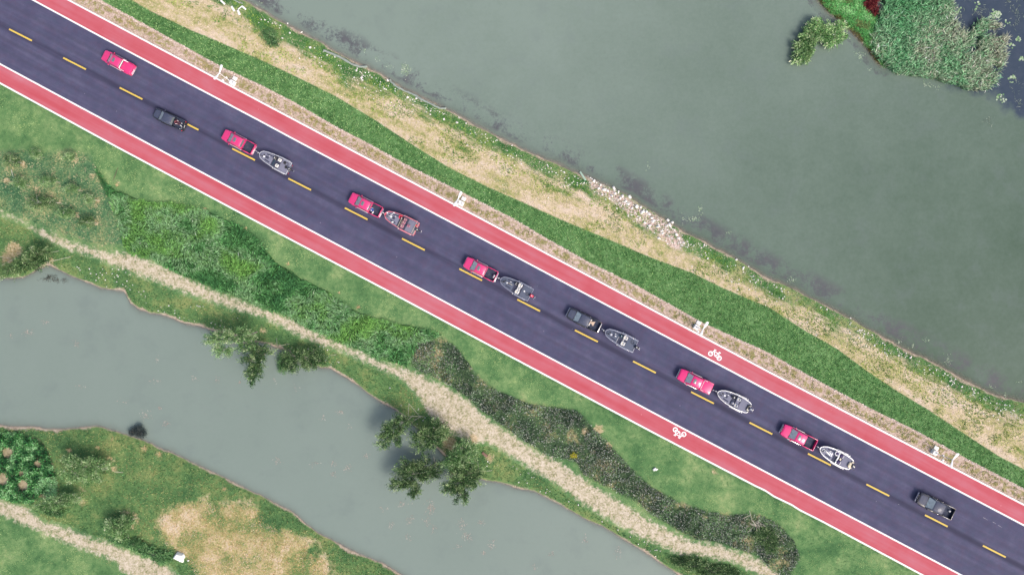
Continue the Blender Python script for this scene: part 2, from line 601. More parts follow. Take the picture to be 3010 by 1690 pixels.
def ground_material():
    t = NT('ground_cover')
    p = t.pos()
    n_f = t.noise(7.0, 3.0, 0.7, p)          # blades
    n_m = t.noise(1.3, 4.0, 0.6, p)          # tufts
    n_l = t.noise(0.22, 3.0, 0.55, p)        # patches
    n_x = t.noise(0.09, 2.0, 0.5, p)
    n_g = t.noise(3.2, 4.0, 0.75, p)

    def mask(a, soft, amp, nz=n_m):
        v = t.m('ADD', t.attr(a), t.m('MULTIPLY', t.m('SUBTRACT', nz, 0.5), amp))
        return t.m('ADD', t.m('DIVIDE', v, soft), 0.5, clamp=True)

    mixn = t.m('ADD', t.m('MULTIPLY', n_l, 0.55), t.m('ADD', t.m('MULTIPLY', n_m, 0.3), t.m('MULTIPLY', n_f, 0.15)))
    lawn = t.ramp(mixn, [(0.36, rgb(72, 112, 72)), (0.46, rgb(98, 138, 88)), (0.56, rgb(128, 160, 106)), (0.66, rgb(166, 182, 128))])
    col = lawn
    # bank of the stream: deeper green
    lowg = t.ramp(mixn, [(0.36, rgb(68, 106, 68)), (0.5, rgb(102, 138, 86)), (0.64, rgb(150, 160, 104))])
    col = t.mix(mask('lowgreen', 0.5, 0.6), col, lowg)
    weed = t.ramp(t.m('ADD', t.m('MULTIPLY', n_g, 0.55), t.m('MULTIPLY', n_l, 0.45)),
                  [(0.40, rgb(62, 104, 76)), (0.5, rgb(100, 138, 98)), (0.59, rgb(158, 166, 118)), (0.67, rgb(220, 200, 160))])
    col = t.mix(mask('weedy', 1.2, 1.5), col, weed)
    tall = t.ramp(mixn, [(0.36, rgb(52, 92, 58)), (0.5, rgb(70, 116, 66)), (0.64, rgb(90, 134, 68))])
    col = t.mix(mask('tall', 0.3, 0.4), col, tall)
    shr = t.ramp(t.m('ADD', t.m('MULTIPLY', n_g, 0.35), t.m('MULTIPLY', n_l, 0.65)),
                 [(0.42, rgb(58, 78, 58)), (0.53, rgb(84, 110, 76)), (0.58, rgb(150, 146, 108)), (0.66, rgb(216, 194, 158))])
    col = t.mix(mask('shrub', 0.8, 1.6), col, shr)
    straw = t.ramp(t.m('ADD', t.m('MULTIPLY', n_g, 0.6), t.m('MULTIPLY', n_m, 0.4)),
                   [(0.38, rgb(126, 138, 92)), (0.45, rgb(186, 178, 148)), (0.53, rgb(214, 202, 180)), (0.65, rgb(236, 226, 212))])
    sm = t.m('ADD', t.attr('straw'), t.m('ADD', t.m('MULTIPLY', t.m('SUBTRACT', n_g, 0.5), 1.6), t.m('MULTIPLY', t.m('SUBTRACT', n_m, 0.5), 2.2)))
    col = t.mix(t.sstep(sm, 0.15, 1.15), col, straw)
    tan = t.ramp(t.m('ADD', t.m('MULTIPLY', n_g, 0.4), t.m('MULTIPLY', n_l, 0.6)),
                 [(0.43, rgb(118, 142, 88)), (0.51, rgb(184, 174, 122)), (0.56, rgb(208, 190, 152)), (0.66, rgb(234, 216, 196))])
    col = t.mix(mask('tan', 1.6, 9.0, t.m('ADD', t.m('MULTIPLY', n_m, 0.45), t.m('MULTIPLY', n_l, 0.55))), col, tan)
    hed = t.ramp(n_m, [(0.3, rgb(134, 128, 98)), (0.5, rgb(176, 164, 134)), (0.7, rgb(200, 186, 160))])
    col = t.mix(mask('hedge', 0.3, 0.3), col, hed)
    soil = t.ramp(n_g, [(0.36, rgb(160, 138, 100)), (0.5, rgb(200, 176, 136)), (0.64, rgb(228, 208, 178))])
    pv = t.m('ADD', t.m('SUBTRACT', t.attr('pit'), 0.12), t.m('MULTIPLY', t.m('SUBTRACT', n_g, 0.5), 2.2))
    col = t.mix(t.m('MULTIPLY', t.sstep(pv, -0.25, 0.35), 0.8), col, soil)
    # lake side
    n_s = t.noise(0.5, 4.0, 0.6, t.mapped(t.mapped(p, (1, 1, 1), ROADROT0), (0.28, 1.0, 1.0)))
    dryv = t.m('ADD', t.m('ADD', t.m('MULTIPLY', n_g, 0.25), t.m('MULTIPLY', n_s, 0.5)), t.m('MULTIPLY', n_m, 0.25))
    dry = t.ramp(dryv, [(0.38, rgb(128, 148, 88)), (0.45, rgb(184, 178, 124)), (0.51, rgb(214, 197, 162)), (0.60, rgb(232, 213, 194))])
    green = t.ramp(mixn, [(0.38, rgb(60, 108, 58)), (0.5, rgb(100, 142, 84)), (0.62, rgb(168, 170, 118))])
    wet = t.m('ADD', t.m('ADD', t.attr('shore'), t.m('MULTIPLY', t.m('SUBTRACT', n_s, 0.5), 9.0)), t.m('MULTIPLY', t.m('SUBTRACT', n_x, 0.5), 4.0))
    dry = t.mix(t.sstep(wet, 1.2, 3.6), green, dry)
    gravel = t.ramp(t.m('ADD', t.m('MULTIPLY', n_g, 0.6), t.m('MULTIPLY', n_f, 0.4)), [(0.36, rgb(150, 124, 122)), (0.5, rgb(216, 190, 180)), (0.64, rgb(250, 236, 228))])
    dry = t.mix(t.m('MULTIPLY', mask('stony', 0.8, 1.6), t.sstep(n_m, 0.35, 0.5)), dry, gravel)
    col = t.mix(mask('dry', 0.25, 0.35), col, dry)
    strip = t.ramp(t.m('ADD', t.m('MULTIPLY', n_m, 0.5), t.m('ADD', t.m('MULTIPLY', n_f, 0.2), t.m('MULTIPLY', n_l, 0.3))),
                   [(0.38, rgb(66, 106, 62)), (0.5, rgb(96, 140, 84)), (0.62, rgb(122, 162, 106))])
    col = t.mix(mask('strip', 0.22, 0.3), col, strip)
    vg = t.ramp(t.m('ADD', t.m('MULTIPLY', n_g, 0.65), t.m('MULTIPLY', n_f, 0.35)),
                [(0.34, rgb(140, 120, 108)), (0.46, rgb(196, 172, 158)), (0.56, rgb(220, 198, 184)), (0.68, rgb(246, 230, 216))])
    vgw = t.ramp(n_f, [(0.35, rgb(120, 124, 62)), (0.6, rgb(170, 162, 98))])
    vmask = t.m('MULTIPLY', t.sstep(n_m, 0.47, 0.56), t.sstep(t.attr('verge'), 0.25, 0.7))
    vg = t.mix(t.m('MULTIPLY', vmask, 0.75), vg, vgw)
    col = t.mix(mask('verge', 0.16, 0.2), col, vg)
    # wet mud at every waterline
    mud = t.ramp(t.noise(2.2, 4.0, 0.7, p), [(0.35, rgb(164, 150, 132)), (0.55, rgb(196, 180, 162)), (0.7, rgb(214, 200, 182))])
    bed = t.ramp(n_m, [(0.35, rgb(142, 124, 114)), (0.6, rgb(186, 162, 148))])
    wl = t.m('ADD', t.attr('water_edge'), t.m('ADD', t.m('MULTIPLY', t.m('SUBTRACT', n_g, 0.5), 0.7), t.m('MULTIPLY', t.m('SUBTRACT', n_l, 0.5), 2.2)))
    col = t.mix(t.m('SUBTRACT', 1.0, t.sstep(wl, -0.15, 0.25)), col, mud)
    col = t.mix(t.m('SUBTRACT', 1.0, t.sstep(t.attr('water_edge'), -0.2, 0.1)), col, bed)
    h = t.m('ADD', n_f, t.m('MULTIPLY', n_g, 1.5))
    return t.done(t.bsdf(col, 0.95, 0.1, normal=t.bump(h, 0.5, 0.06)))


me, _ = grid_mesh('ground', world_xyz(gpx, gpy, GZ))
ISL = sdp(gpx, gpy, ISLE)
mid = (yUI(gpx) + yLI(gpx)) / 2
upper = gpy < mid
lower = ~upper
FAR = -50.0
A = {}
A['strip'] = np.where(upper, FF['strip'] * S, FAR)
A['verge'] = np.where(upper, FF['verge'] * S, FAR)
A['dry'] = np.where(upper, np.maximum(FF['dry'], 0 * gpx - 900) * S, FAR)
A['shore'] = np.where(upper, FF['shore'] * S, 50.0)
A['stony'] = np.where(upper, sdp(gpx, gpy, STONY) * S, FAR)
for nm, poly in (('tall', TALL), ('shrub', SHRUB), ('weedy', WEEDY), ('tan', TAN), ('hedge', HEDGE)):
    A[nm] = np.where(lower, sdp(gpx, gpy, poly) * S, FAR)
A['straw'] = np.where(lower, FF['straw'] * S, FAR)
A['lowgreen'] = np.where(lower & (gpy < bank_up(gpx) + 40), FF['lowgreen'] * S, np.where(lower & (gpy < path2_hi(gpx)), 20.0, FAR))
A['water_edge'] = np.where(upper, np.maximum(FF['shore'], np.where(FF['shore'] < 0, ISL, -1e3)),
                           np.maximum(FF['bank_u'], FF['bank_l'])) * S
A['pit'] = np.where(lower, pits(gpx, gpy) * S, FAR)
for k, v in A.items():
    add_attr(me, k, v)
me.materials.append(ground_material())
ground = bpy.data.objects.new('ground', me)
COL.objects.link(ground)
tag(ground, 'grassy and sandy ground between the road, the lake and the stream', 'ground', kind='structure')

# ------------------------------------------------------------------ water
def water_material(name, light, dark, dens, weed_amt):
    t = NT(name)
    p = t.pos()
    depth = t.attr('depth')
    n1 = t.noise(0.035, 3.0, 0.55, p)
    n2 = t.noise(0.5, 4.0, 0.6, p)
    n3 = t.noise(5.0, 2.0, 0.6, p)
    f = t.m('ADD', t.m('MULTIPLY', n1, 0.30), t.m('ADD', t.m('MULTIPLY', n2, 0.12), 0.27))
    f = t.m('ADD', f, t.m('MULTIPLY', t.attr('sky_sheen'), 0.5))
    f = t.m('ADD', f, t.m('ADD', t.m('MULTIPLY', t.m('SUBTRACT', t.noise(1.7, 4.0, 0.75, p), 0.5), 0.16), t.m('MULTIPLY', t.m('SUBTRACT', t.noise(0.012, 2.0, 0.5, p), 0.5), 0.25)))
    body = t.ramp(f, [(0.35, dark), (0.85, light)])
    body = t.mix(t.m('MULTIPLY', t.sstep(t.noise(0.25, 4.0, 0.65, p), 0.5, 0.75), 0.22), body, rgba(108, 120, 122))
    # weed beds growing near the bank
    band = t.m('MULTIPLY', t.sstep(depth, 0.16, 0.42), t.m('SUBTRACT', 1.0, t.sstep(depth, 0.9, 2.0)))
    wv = t.m('ADD', t.m('ADD', t.m('MULTIPLY', t.noise(0.16, 3.0, 0.6, p), 0.7), t.m('MULTIPLY', n2, 0.3)), t.m('MULTIPLY', t.m('SUBTRACT', t.noise(2.6, 4.0, 0.8, p), 0.5), 0.42))
    wmask = t.m('MULTIPLY', t.m('MULTIPLY', t.sstep(wv, 0.46, 0.60), band), weed_amt)
    body = t.mix(wmask, body, t.mix(t.noise(1.8, 4.0, 0.7, p), rgba(72, 82, 92), rgba(112, 104, 110)))
    pond = t.m('MULTIPLY', t.sstep(t.m('ADD', t.attr('pond'), t.m('MULTIPLY', t.m('SUBTRACT', n2, 0.5), 5.0)), -1.0, 1.4), 0.95)
    body = t.mix(pond, body, t.mix(t.noise(0.9, 4.0, 0.65, p), rgba(46, 62, 84), rgba(78, 88, 106)))
    nrm = t.bump(t.m('ADD', n3, t.m('MULTIPLY', n2, 2.0)), 0.05, 0.05)
    surf = t.bsdf(body, 0.05, 0.5, normal=nrm, IOR=1.33)
    tr = t.n('ShaderNodeBsdfTransparent').outputs[0]
    kx = t.m('MULTIPLY', t.m('ADD', 0.6, t.m('MULTIPLY', n2, 0.9)), dens)
    a = t.m('SUBTRACT', 1.0, t.m('EXPONENT', t.m('MULTIPLY', t.m('MAXIMUM', depth, 0.0), t.m('MULTIPLY', kx, -1.0))), clamp=True)
    a = t.m('ADD', t.m('MULTIPLY', a, 0.76), 0.24)
    ms = t.n('ShaderNodeMixShader')
    t.put(ms.inputs[0], a)
    t.t.links.new(tr, ms.inputs[1])
    t.t.links.new(surf, ms.inputs[2])
    return t.done(ms.outputs[0])


wxyz = world_xyz(gpx, gpy, np.full(gpx.shape, WZ))
pond_sd = sdp(gpx, gpy, POND) * S
sky_sheen = np.clip(0.55 - ((gpx - 1505) / 3000.0 + (gpy - 500) / 2600.0), -0.6, 1.1)  # sky sheen painted into the lake colour, lighter towards the upper left
for name, keep, mat, lab in (
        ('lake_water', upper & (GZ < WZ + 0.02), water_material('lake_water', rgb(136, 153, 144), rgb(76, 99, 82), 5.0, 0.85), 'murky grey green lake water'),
        ('stream_water', lower & (GZ < WZ + 0.02), water_material('stream_water', rgb(144, 159, 152), rgb(128, 145, 137), 9.0, 0.0), 'pale grey stream water with floating weed')):
    me, used = grid_mesh(name, wxyz, keep)
    add_attr(me, 'depth', (WZ - GZ)[used])
    add_attr(me, 'pond', np.where(upper, pond_sd, FAR)[used])
    add_attr(me, 'sky_sheen', sky_sheen[used] if name == 'lake_water' else np.full(len(used), 0.25))
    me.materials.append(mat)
    o = bpy.data.objects.new(name, me)
    COL.objects.link(o)
    tag(o, lab, 'water', kind='structure')

# ------------------------------------------------------------------ carriageway, cycle lanes, kerbs, lines
ROADROT = math.atan(SL)


def extend(pts, far=26000):
    return [(pts[0][0] - far, pts[0][1] - far * SL)] + list(pts) + [(pts[-1][0] + far, pts[-1][1] + far * SL)]


def ribbon(name, fa, fb, z, mat, n=260, x0=-400, x1=3500, parent=None):
    """sheet between two traced lines"""
    xs = [-26000] + list(np.linspace(x0, x1, n)) + [29000]
    vs, fs = [], []
    for x in xs:
        vs += [P(x, float(fa(x)), z), P(x, float(fb(x)), z)]
    for i in range(len(xs) - 1):
        fs.append((2 * i, 2 * i + 1, 2 * i + 3, 2 * i + 2))
    return MB().add(vs, fs).build(name, mat, parent, smooth=False)


def asphalt_material():
    t = NT('asphalt')
    p = t.mapped(t.pos(), (1, 1, 1), ROADROT)
    sep = t.n('ShaderNodeSeparateXYZ')
    t.put(sep.inputs[0], p)
    y = sep.outputs[1]
    st = t.mapped(p, (0.03, 0.9, 1))
    streak = t.noise(1.0, 4.0, 0.6, st)
    fine = t.noise(22.0, 3.0, 0.8, p)
    patch = t.noise(0.35, 4.0, 0.65, p)
    tint = t.noise(0.8, 3.0, 0.6, t.mapped(p, (1, 1, 1)))
    c = t.ramp(t.m('ADD', t.m('MULTIPLY', streak, 0.3), t.m('ADD', t.m('MULTIPLY', patch, 0.35), t.m('MULTIPLY', fine, 0.35))),
               [(0.34, rgb(70, 70, 97)), (0.5, rgb(86, 86, 115)), (0.66, rgb(107, 106, 133))])
    c = t.mix(t.m('MULTIPLY', t.sstep(tint, 0.5, 0.7), 0.35), c, rgba(94, 80, 106))
    c = t.mix(t.m('MULTIPLY', t.sstep(tint, 0.5, 0.3), 0.30), c, rgba(74, 88, 112))
    # darker unworn joint along the centre line
    yc = t.m('ABSOLUTE', t.m('SUBTRACT', y, CENTRE_Y))
    cen = t.m('SUBTRACT', 1.0, t.sstep(yc, 0.1, 0.75))
    c = t.mix(t.m('MULTIPLY', cen, t.m('MULTIPLY', t.sstep(streak, 0.25, 0.55), 0.75)), c, rgba(54, 54, 76))
    wt = t.m('ABSOLUTE', t.m('SUBTRACT', t.m('ABSOLUTE', t.m('SUBTRACT', yc, 2.6)), 0.85))
    c = t.mix(t.m('MULTIPLY', t.m('SUBTRACT', 1.0, t.sstep(wt, 0.05, 0.55)), t.m('MULTIPLY', t.sstep(streak, 0.3, 0.65), 0.30)), c, rgba(62, 62, 82))
    sp = t.n('ShaderNodeTexVoronoi')
    sp.inputs['Scale'].default_value = 0.55
    t.put(sp.inputs['Vector'], p)
    dots = t.m('MULTIPLY', t.m('LESS_THAN', sp.outputs['Distance'], 0.045), t.m('GREATER_THAN', t.noise(0.3, 2.0, 0.5, p), 0.55))
    c = t.mix(t.m('MULTIPLY', dots, 0.6), c, rgba(150, 148, 165))
    return t.done(t.bsdf(c, 0.85, 0.25, normal=t.bump(fine, 0.25, 0.01)))


def lane_material():
    t = NT('red_lane_surface')
    p = t.mapped(t.pos(), (1, 1, 1), ROADROT)
    streak = t.noise(1.0, 4.0, 0.55, t.mapped(p, (0.035, 0.75, 1)))
    fine = t.noise(20.0, 3.0, 0.8, p)
    patch = t.noise(0.25, 3.0, 0.6, p)
    c = t.ramp(t.m('ADD', t.m('MULTIPLY', streak, 0.55), t.m('ADD', t.m('MULTIPLY', patch, 0.3), t.m('MULTIPLY', fine, 0.15))),
               [(0.36, rgb(197, 86, 97)), (0.5, rgb(204, 104, 116)), (0.62, rgb(204, 120, 134)), (0.74, rgb(216, 146, 158))])
    sp = t.n('ShaderNodeTexVoronoi')
    sp.inputs['Scale'].default_value = 0.8
    t.put(sp.inputs['Vector'], p)
    dots = t.m('MULTIPLY', t.m('LESS_THAN', sp.outputs['Distance'], 0.06), t.m('GREATER_THAN', t.noise(0.35, 2.0, 0.5, p), 0.58))
    c = t.mix(t.m('MULTIPLY', dots, 0.6), c, rgba(244, 178, 180))
    return t.done(t.bsdf(c, 0.85, 0.2, normal=t.bump(fine, 0.2, 0.01)))


def marking(name, col, wear=0.25):
    t = NT(name)
    p = t.pos()
    n = t.noise(6.0, 4.0, 0.7, p)
    n2 = t.noise(0.7, 3.0, 0.6, p)
    f = t.m('MULTIPLY', t.sstep(t.m('ADD', t.m('MULTIPLY', n, 0.6), t.m('MULTIPLY', n2, 0.4)), 0.5, 0.72), wear)
    return t.done(t.bsdf(t.mix(f, col, tuple(c * 0.55 for c in col)), 0.6, 0.3))


def to_road(px, py):
    v = P(px, py)
    c, s = math.cos(ROADROT), math.sin(ROADROT)
    return (v.x * c - v.y * s, v.x * s + v.y * c)


CENTRE_Y = to_road(1700, 0.5 * (845 * 0 + float(yUI(1700)) + float(yLI(1700))))[1]
M_ASPH = asphalt_material()
M_LANE = lane_material()
M_WHITE = marking('white_road_paint', (0.83, 0.83, 0.84))
M_YELL = marking('yellow_road_paint', rgb(232, 202, 96, 0.82), 0.35)
M_SCUFF = marking('faint_scuff', (0.36, 0.36, 0.40), 0.4)
M_KERB = marking('white_kerb_concrete', (0.80, 0.80, 0.80), 0.22)

road = tag(ribbon('road', yUI, yLI, 0.0, M_ASPH), 'dark asphalt carriageway with dashed yellow centre line', 'road', kind='structure')
lane_u = tag(ribbon('cycle_lane', yUO, yUI, 0.0, M_LANE), 'red surfaced cycle lane on the lake side of the road', 'cycle lane', kind='structure')
lane_l = tag(ribbon('cycle_lane', yLI, yLO, 0.0, M_LANE), 'red surfaced cycle lane on the stream side of the road', 'cycle lane', kind='structure')
W2 = 2.6
ribbon('edge_line', lambda x: yUI(x) - W2, lambda x: yUI(x) + W2, 0.005, M_WHITE, parent=road)
ribbon('edge_line', lambda x: yLI(x) - W2, lambda x: yLI(x) + W2, 0.005, M_WHITE, parent=road)


def kerb(name, f, label):
    xs = [-26000] + list(np.linspace(-400, 3500, 300)) + [29000]
    rings = []
    for x in xs:
        y = float(f(x))
        e = float(f(x + 2) - f(x - 2)) / 4
        nx, ny = -e / math.hypot(1, e), 1 / math.hypot(1, e)
        w = 2.5
        a, b = P(x - nx * w, y - ny * w, 0.0), P(x + nx * w, y + ny * w, 0.0)
        rings.append([Vector((a.x, a.y, -0.4)), Vector((b.x, b.y, -0.4)), Vector((b.x, b.y, 0.05)), Vector((a.x, a.y, 0.05))])
    o = MB().loft(rings).build(name, M_KERB, None, smooth=False)
    return tag(o, label, 'kerb', kind='structure')


kerb('kerb', yUO, 'flush white kerb between red lane and gravel verge')
kerb('kerb', yLO, 'flush white kerb between red lane and mown lawn')

# yellow dashes of the centre line
dash_px = [(22, 72), (158, 144), (300, 219), (441, 296), (583, 372), (724, 447), (866, 521), (1010, 598), (1154, 674), (1300, 751), (1445, 828),
           (1591, 906), (1737, 983), (1884, 1060), (2031, 1138), (2178, 1215), (2325, 1292), (2471, 1369)]
dash_px = [(x * 1.1689, y * 1.1689) for x, y in dash_px]
dash_px = [(dash_px[0][0] - 165, dash_px[0][1] - 87)] + dash_px + [(dash_px[-1][0] + 172, dash_px[-1][1] + 91), (dash_px[-1][0] + 344, dash_px[-1][1] + 182)]
for x, y in dash_px:
    a = P(x + 1, y + 2.5, 0.006)
    b = P(x + 68, y + 36.5, 0.006)
    d = (b - a).normalized()
    nrm = Vector((-d.y, d.x, 0)) * 0.13
    MB().add([a - nrm, b - nrm, b + nrm, a + nrm], [(0, 1, 2, 3)]).build('centre_dash', M_YELL, road, smooth=False)


for x, y, l in ((2890, 1520, 14), (2918, 1533, 10), (2934, 1543, 12), (2640, 1481, 4)):
    a, b_ = P(x, y, 0.006), P(x + l, y + l * 0.55, 0.006)
    d = (b_ - a).normalized()
    nrm = Vector((-d.y, d.x, 0)) * 0.025
    MB().add([a - nrm, b_ - nrm * 0.4, b_ + nrm * 0.4, a + nrm], [(0, 1, 2, 3)]).build('paint_scuff', M_SCUFF, road, smooth=False)


def bicycle_symbol(parent, cpx, cpy, flip, wheel_px):
    """flat painted bicycle; local x along the lane, y towards the handlebars"""
    m = MB()
    c = P(cpx, cpy)
    ang = -ROADROT + (PI if flip else 0)
    z = 0.0055

    def tr(x, y):
        return Vector((c.x + x * math.cos(ang) - y * math.sin(ang), c.y + x * math.sin(ang) + y * math.cos(ang), z))

    def ring(x, y, r0, r1, n=28):
        vs = []
        for k in range(n):
            a = 2 * PI * k / n
            vs += [tr(x + r0 * math.cos(a), y + r0 * math.sin(a)), tr(x + r1 * math.cos(a), y + r1 * math.sin(a))]
        m.add(vs, [(2 * k, 2 * k + 1, (2 * k + 3) % (2 * n), (2 * k + 2) % (2 * n)) for k in range(n)])

    def bar(x0, y0, x1, y1, w=0.075):
        dx, dy = x1 - x0, y1 - y0
        l = math.hypot(dx, dy)
        nx, ny = -dy / l * w, dx / l * w
        m.add([tr(x0 - nx, y0 - ny), tr(x1 - nx, y1 - ny), tr(x1 + nx, y1 + ny), tr(x0 + nx, y0 + ny)], [(0, 1, 2, 3)])
    W = 0.78
    for sx in (-1, 1):
        ring(sx * W, -0.3, 0.235, 0.42)
    bar(-W, -0.3, -0.42, 0.52)          # fork
    bar(-0.36, 0.30, 0.42, 0.30)        # top tube
    bar(-0.40, 0.28, -0.02, -0.34)      # down tube
    bar(0.0, -0.34, 0.46, 0.48)         # seat tube
    bar(0.0, -0.34, W, -0.3)            # chain stay
    bar(0.40, 0.28, W, -0.3)            # seat stay
    bar(-0.56, 0.56, -0.20, 0.56, 0.09) # handlebar
    bar(0.26, 0.52, 0.64, 0.52, 0.09)   # saddle
    z0 = m.v
    m.v = [(v[0], v[1], 0.0055 + 0.0001 * (i // 4 % 40)) for i, v in enumerate(z0)]
    return m.build('bicycle_symbol', M_WHITE, parent, smooth=False)


bicycle_symbol(lane_u, 2104, 1041, False, 8)
bicycle_symbol(lane_l, 1995, 1274, True, 8)
# ------------------------------------------------------------------ vegetation as real blades and leaves
def leaf_material(name, trans=0.3, rough=0.6):
    t = NT(name)
    c = t.n('ShaderNodeAttribute', attribute_name='Col').outputs['Color']
    n = t.noise(6.0, 2.0, 0.6, t.pos())
    c2 = t.mix(t.m('MULTIPLY', t.sstep(n, 0.45, 0.75), 0.25), c, (1.0, 1.0, 0.9, 1.0), 'SOFT_LIGHT')
    d = t.bsdf(c2, rough, 0.25)
    tl = t.n('ShaderNodeBsdfTranslucent')
    t.put(tl.inputs[0], c2)
    ms = t.n('ShaderNodeMixShader')
    ms.inputs[0].default_value = trans
    t.t.links.new(d, ms.inputs[1])
    t.t.links.new(tl.outputs[0], ms.inputs[2])
    return t.done(ms.outputs[0])


M_LEAF = leaf_material('leaves_and_blades')
M_STRAW = leaf_material('dry_straw', 0.15, 0.8)


def raw_mesh(name, verts, faces_n, nper, cols, mat, parent=None):
    """verts (N*nper,3): N separate faces of nper corners each"""
    me = bpy.data.meshes.new(name)
    nv = len(verts)
    me.vertices.add(nv)
    me.vertices.foreach_set('co', np.asarray(verts, np.float32).ravel())
    me.loops.add(nv)
    me.loops.foreach_set('vertex_index', np.arange(nv, dtype=np.int32))
    me.polygons.add(nv // nper)
    me.polygons.foreach_set('loop_start', np.arange(0, nv, nper, dtype=np.int32))
    me.update(calc_edges=True)
    a = me.attributes.new('Col', 'FLOAT_COLOR', 'POINT')
    cc = np.concatenate([cols, np.ones((len(cols), 1))], 1)
    a.data.foreach_set('color', np.repeat(cc, nper, 0).astype(np.float32).ravel())
    me.materials.append(mat)
    o = bpy.data.objects.new(name, me)
    COL.objects.link(o)
    o.parent = parent
    return o


def tri_blades(base, ang, reach, h, w):
    n = len(base)
    d = np.stack([np.cos(ang), np.sin(ang), np.zeros(n)], 1)
    p = np.stack([-np.sin(ang), np.cos(ang), np.zeros(n)], 1)
    tip = base + d * reach[:, None]
    tip[:, 2] += h
    return np.stack([base - p * w[:, None], base + p * w[:, None], tip], 1).reshape(-1, 3)


def diamonds(base, d, length, w, up=None):
    """leaf-shaped quads starting at base along unit vectors d"""
    n = len(base)
    r = RNG.normal(size=(n, 3)) if up is None else up
    p = np.cross(d, r)
    p /= np.maximum(np.linalg.norm(p, axis=1, keepdims=True), 1e-6)
    L, W = length[:, None], w[:, None]
    return np.stack([base, base + d * L * 0.45 + p * W, base + d * L, base + d * L * 0.45 - p * W], 1).reshape(-1, 3)


def palette(t, stops):
    ps = np.array([s[0] for s in stops])
    cs = np.array([s[1] for s in stops])
    return np.stack([np.interp(t, ps, cs[:, i]) for i in range(3)], 1)


def on_ground(px, py, dz=0.0):
    z = height(px, py)
    k = S * (D - z) / D
    return np.stack([(px - 1505) * k, -(py - 845) * k, z + dz], 1)


def jitter(cols, amt):
    c = cols.copy()
    g = c[:, 1] > c[:, 0] * 1.12
    c[g] *= np.array([1.66, 1.52, 1.60])
    lum = (c @ np.array([0.25, 0.65, 0.10]))[:, None]
    c = np.where(g[:, None], c * 0.96 + lum * 0.04, c)
    k = np.exp(RNG.normal(size=(len(cols), 1)) * amt * 1.7)
    return np.clip(c * k, 0.003, 0.92)


B0 = 1.0   # blades shade each other


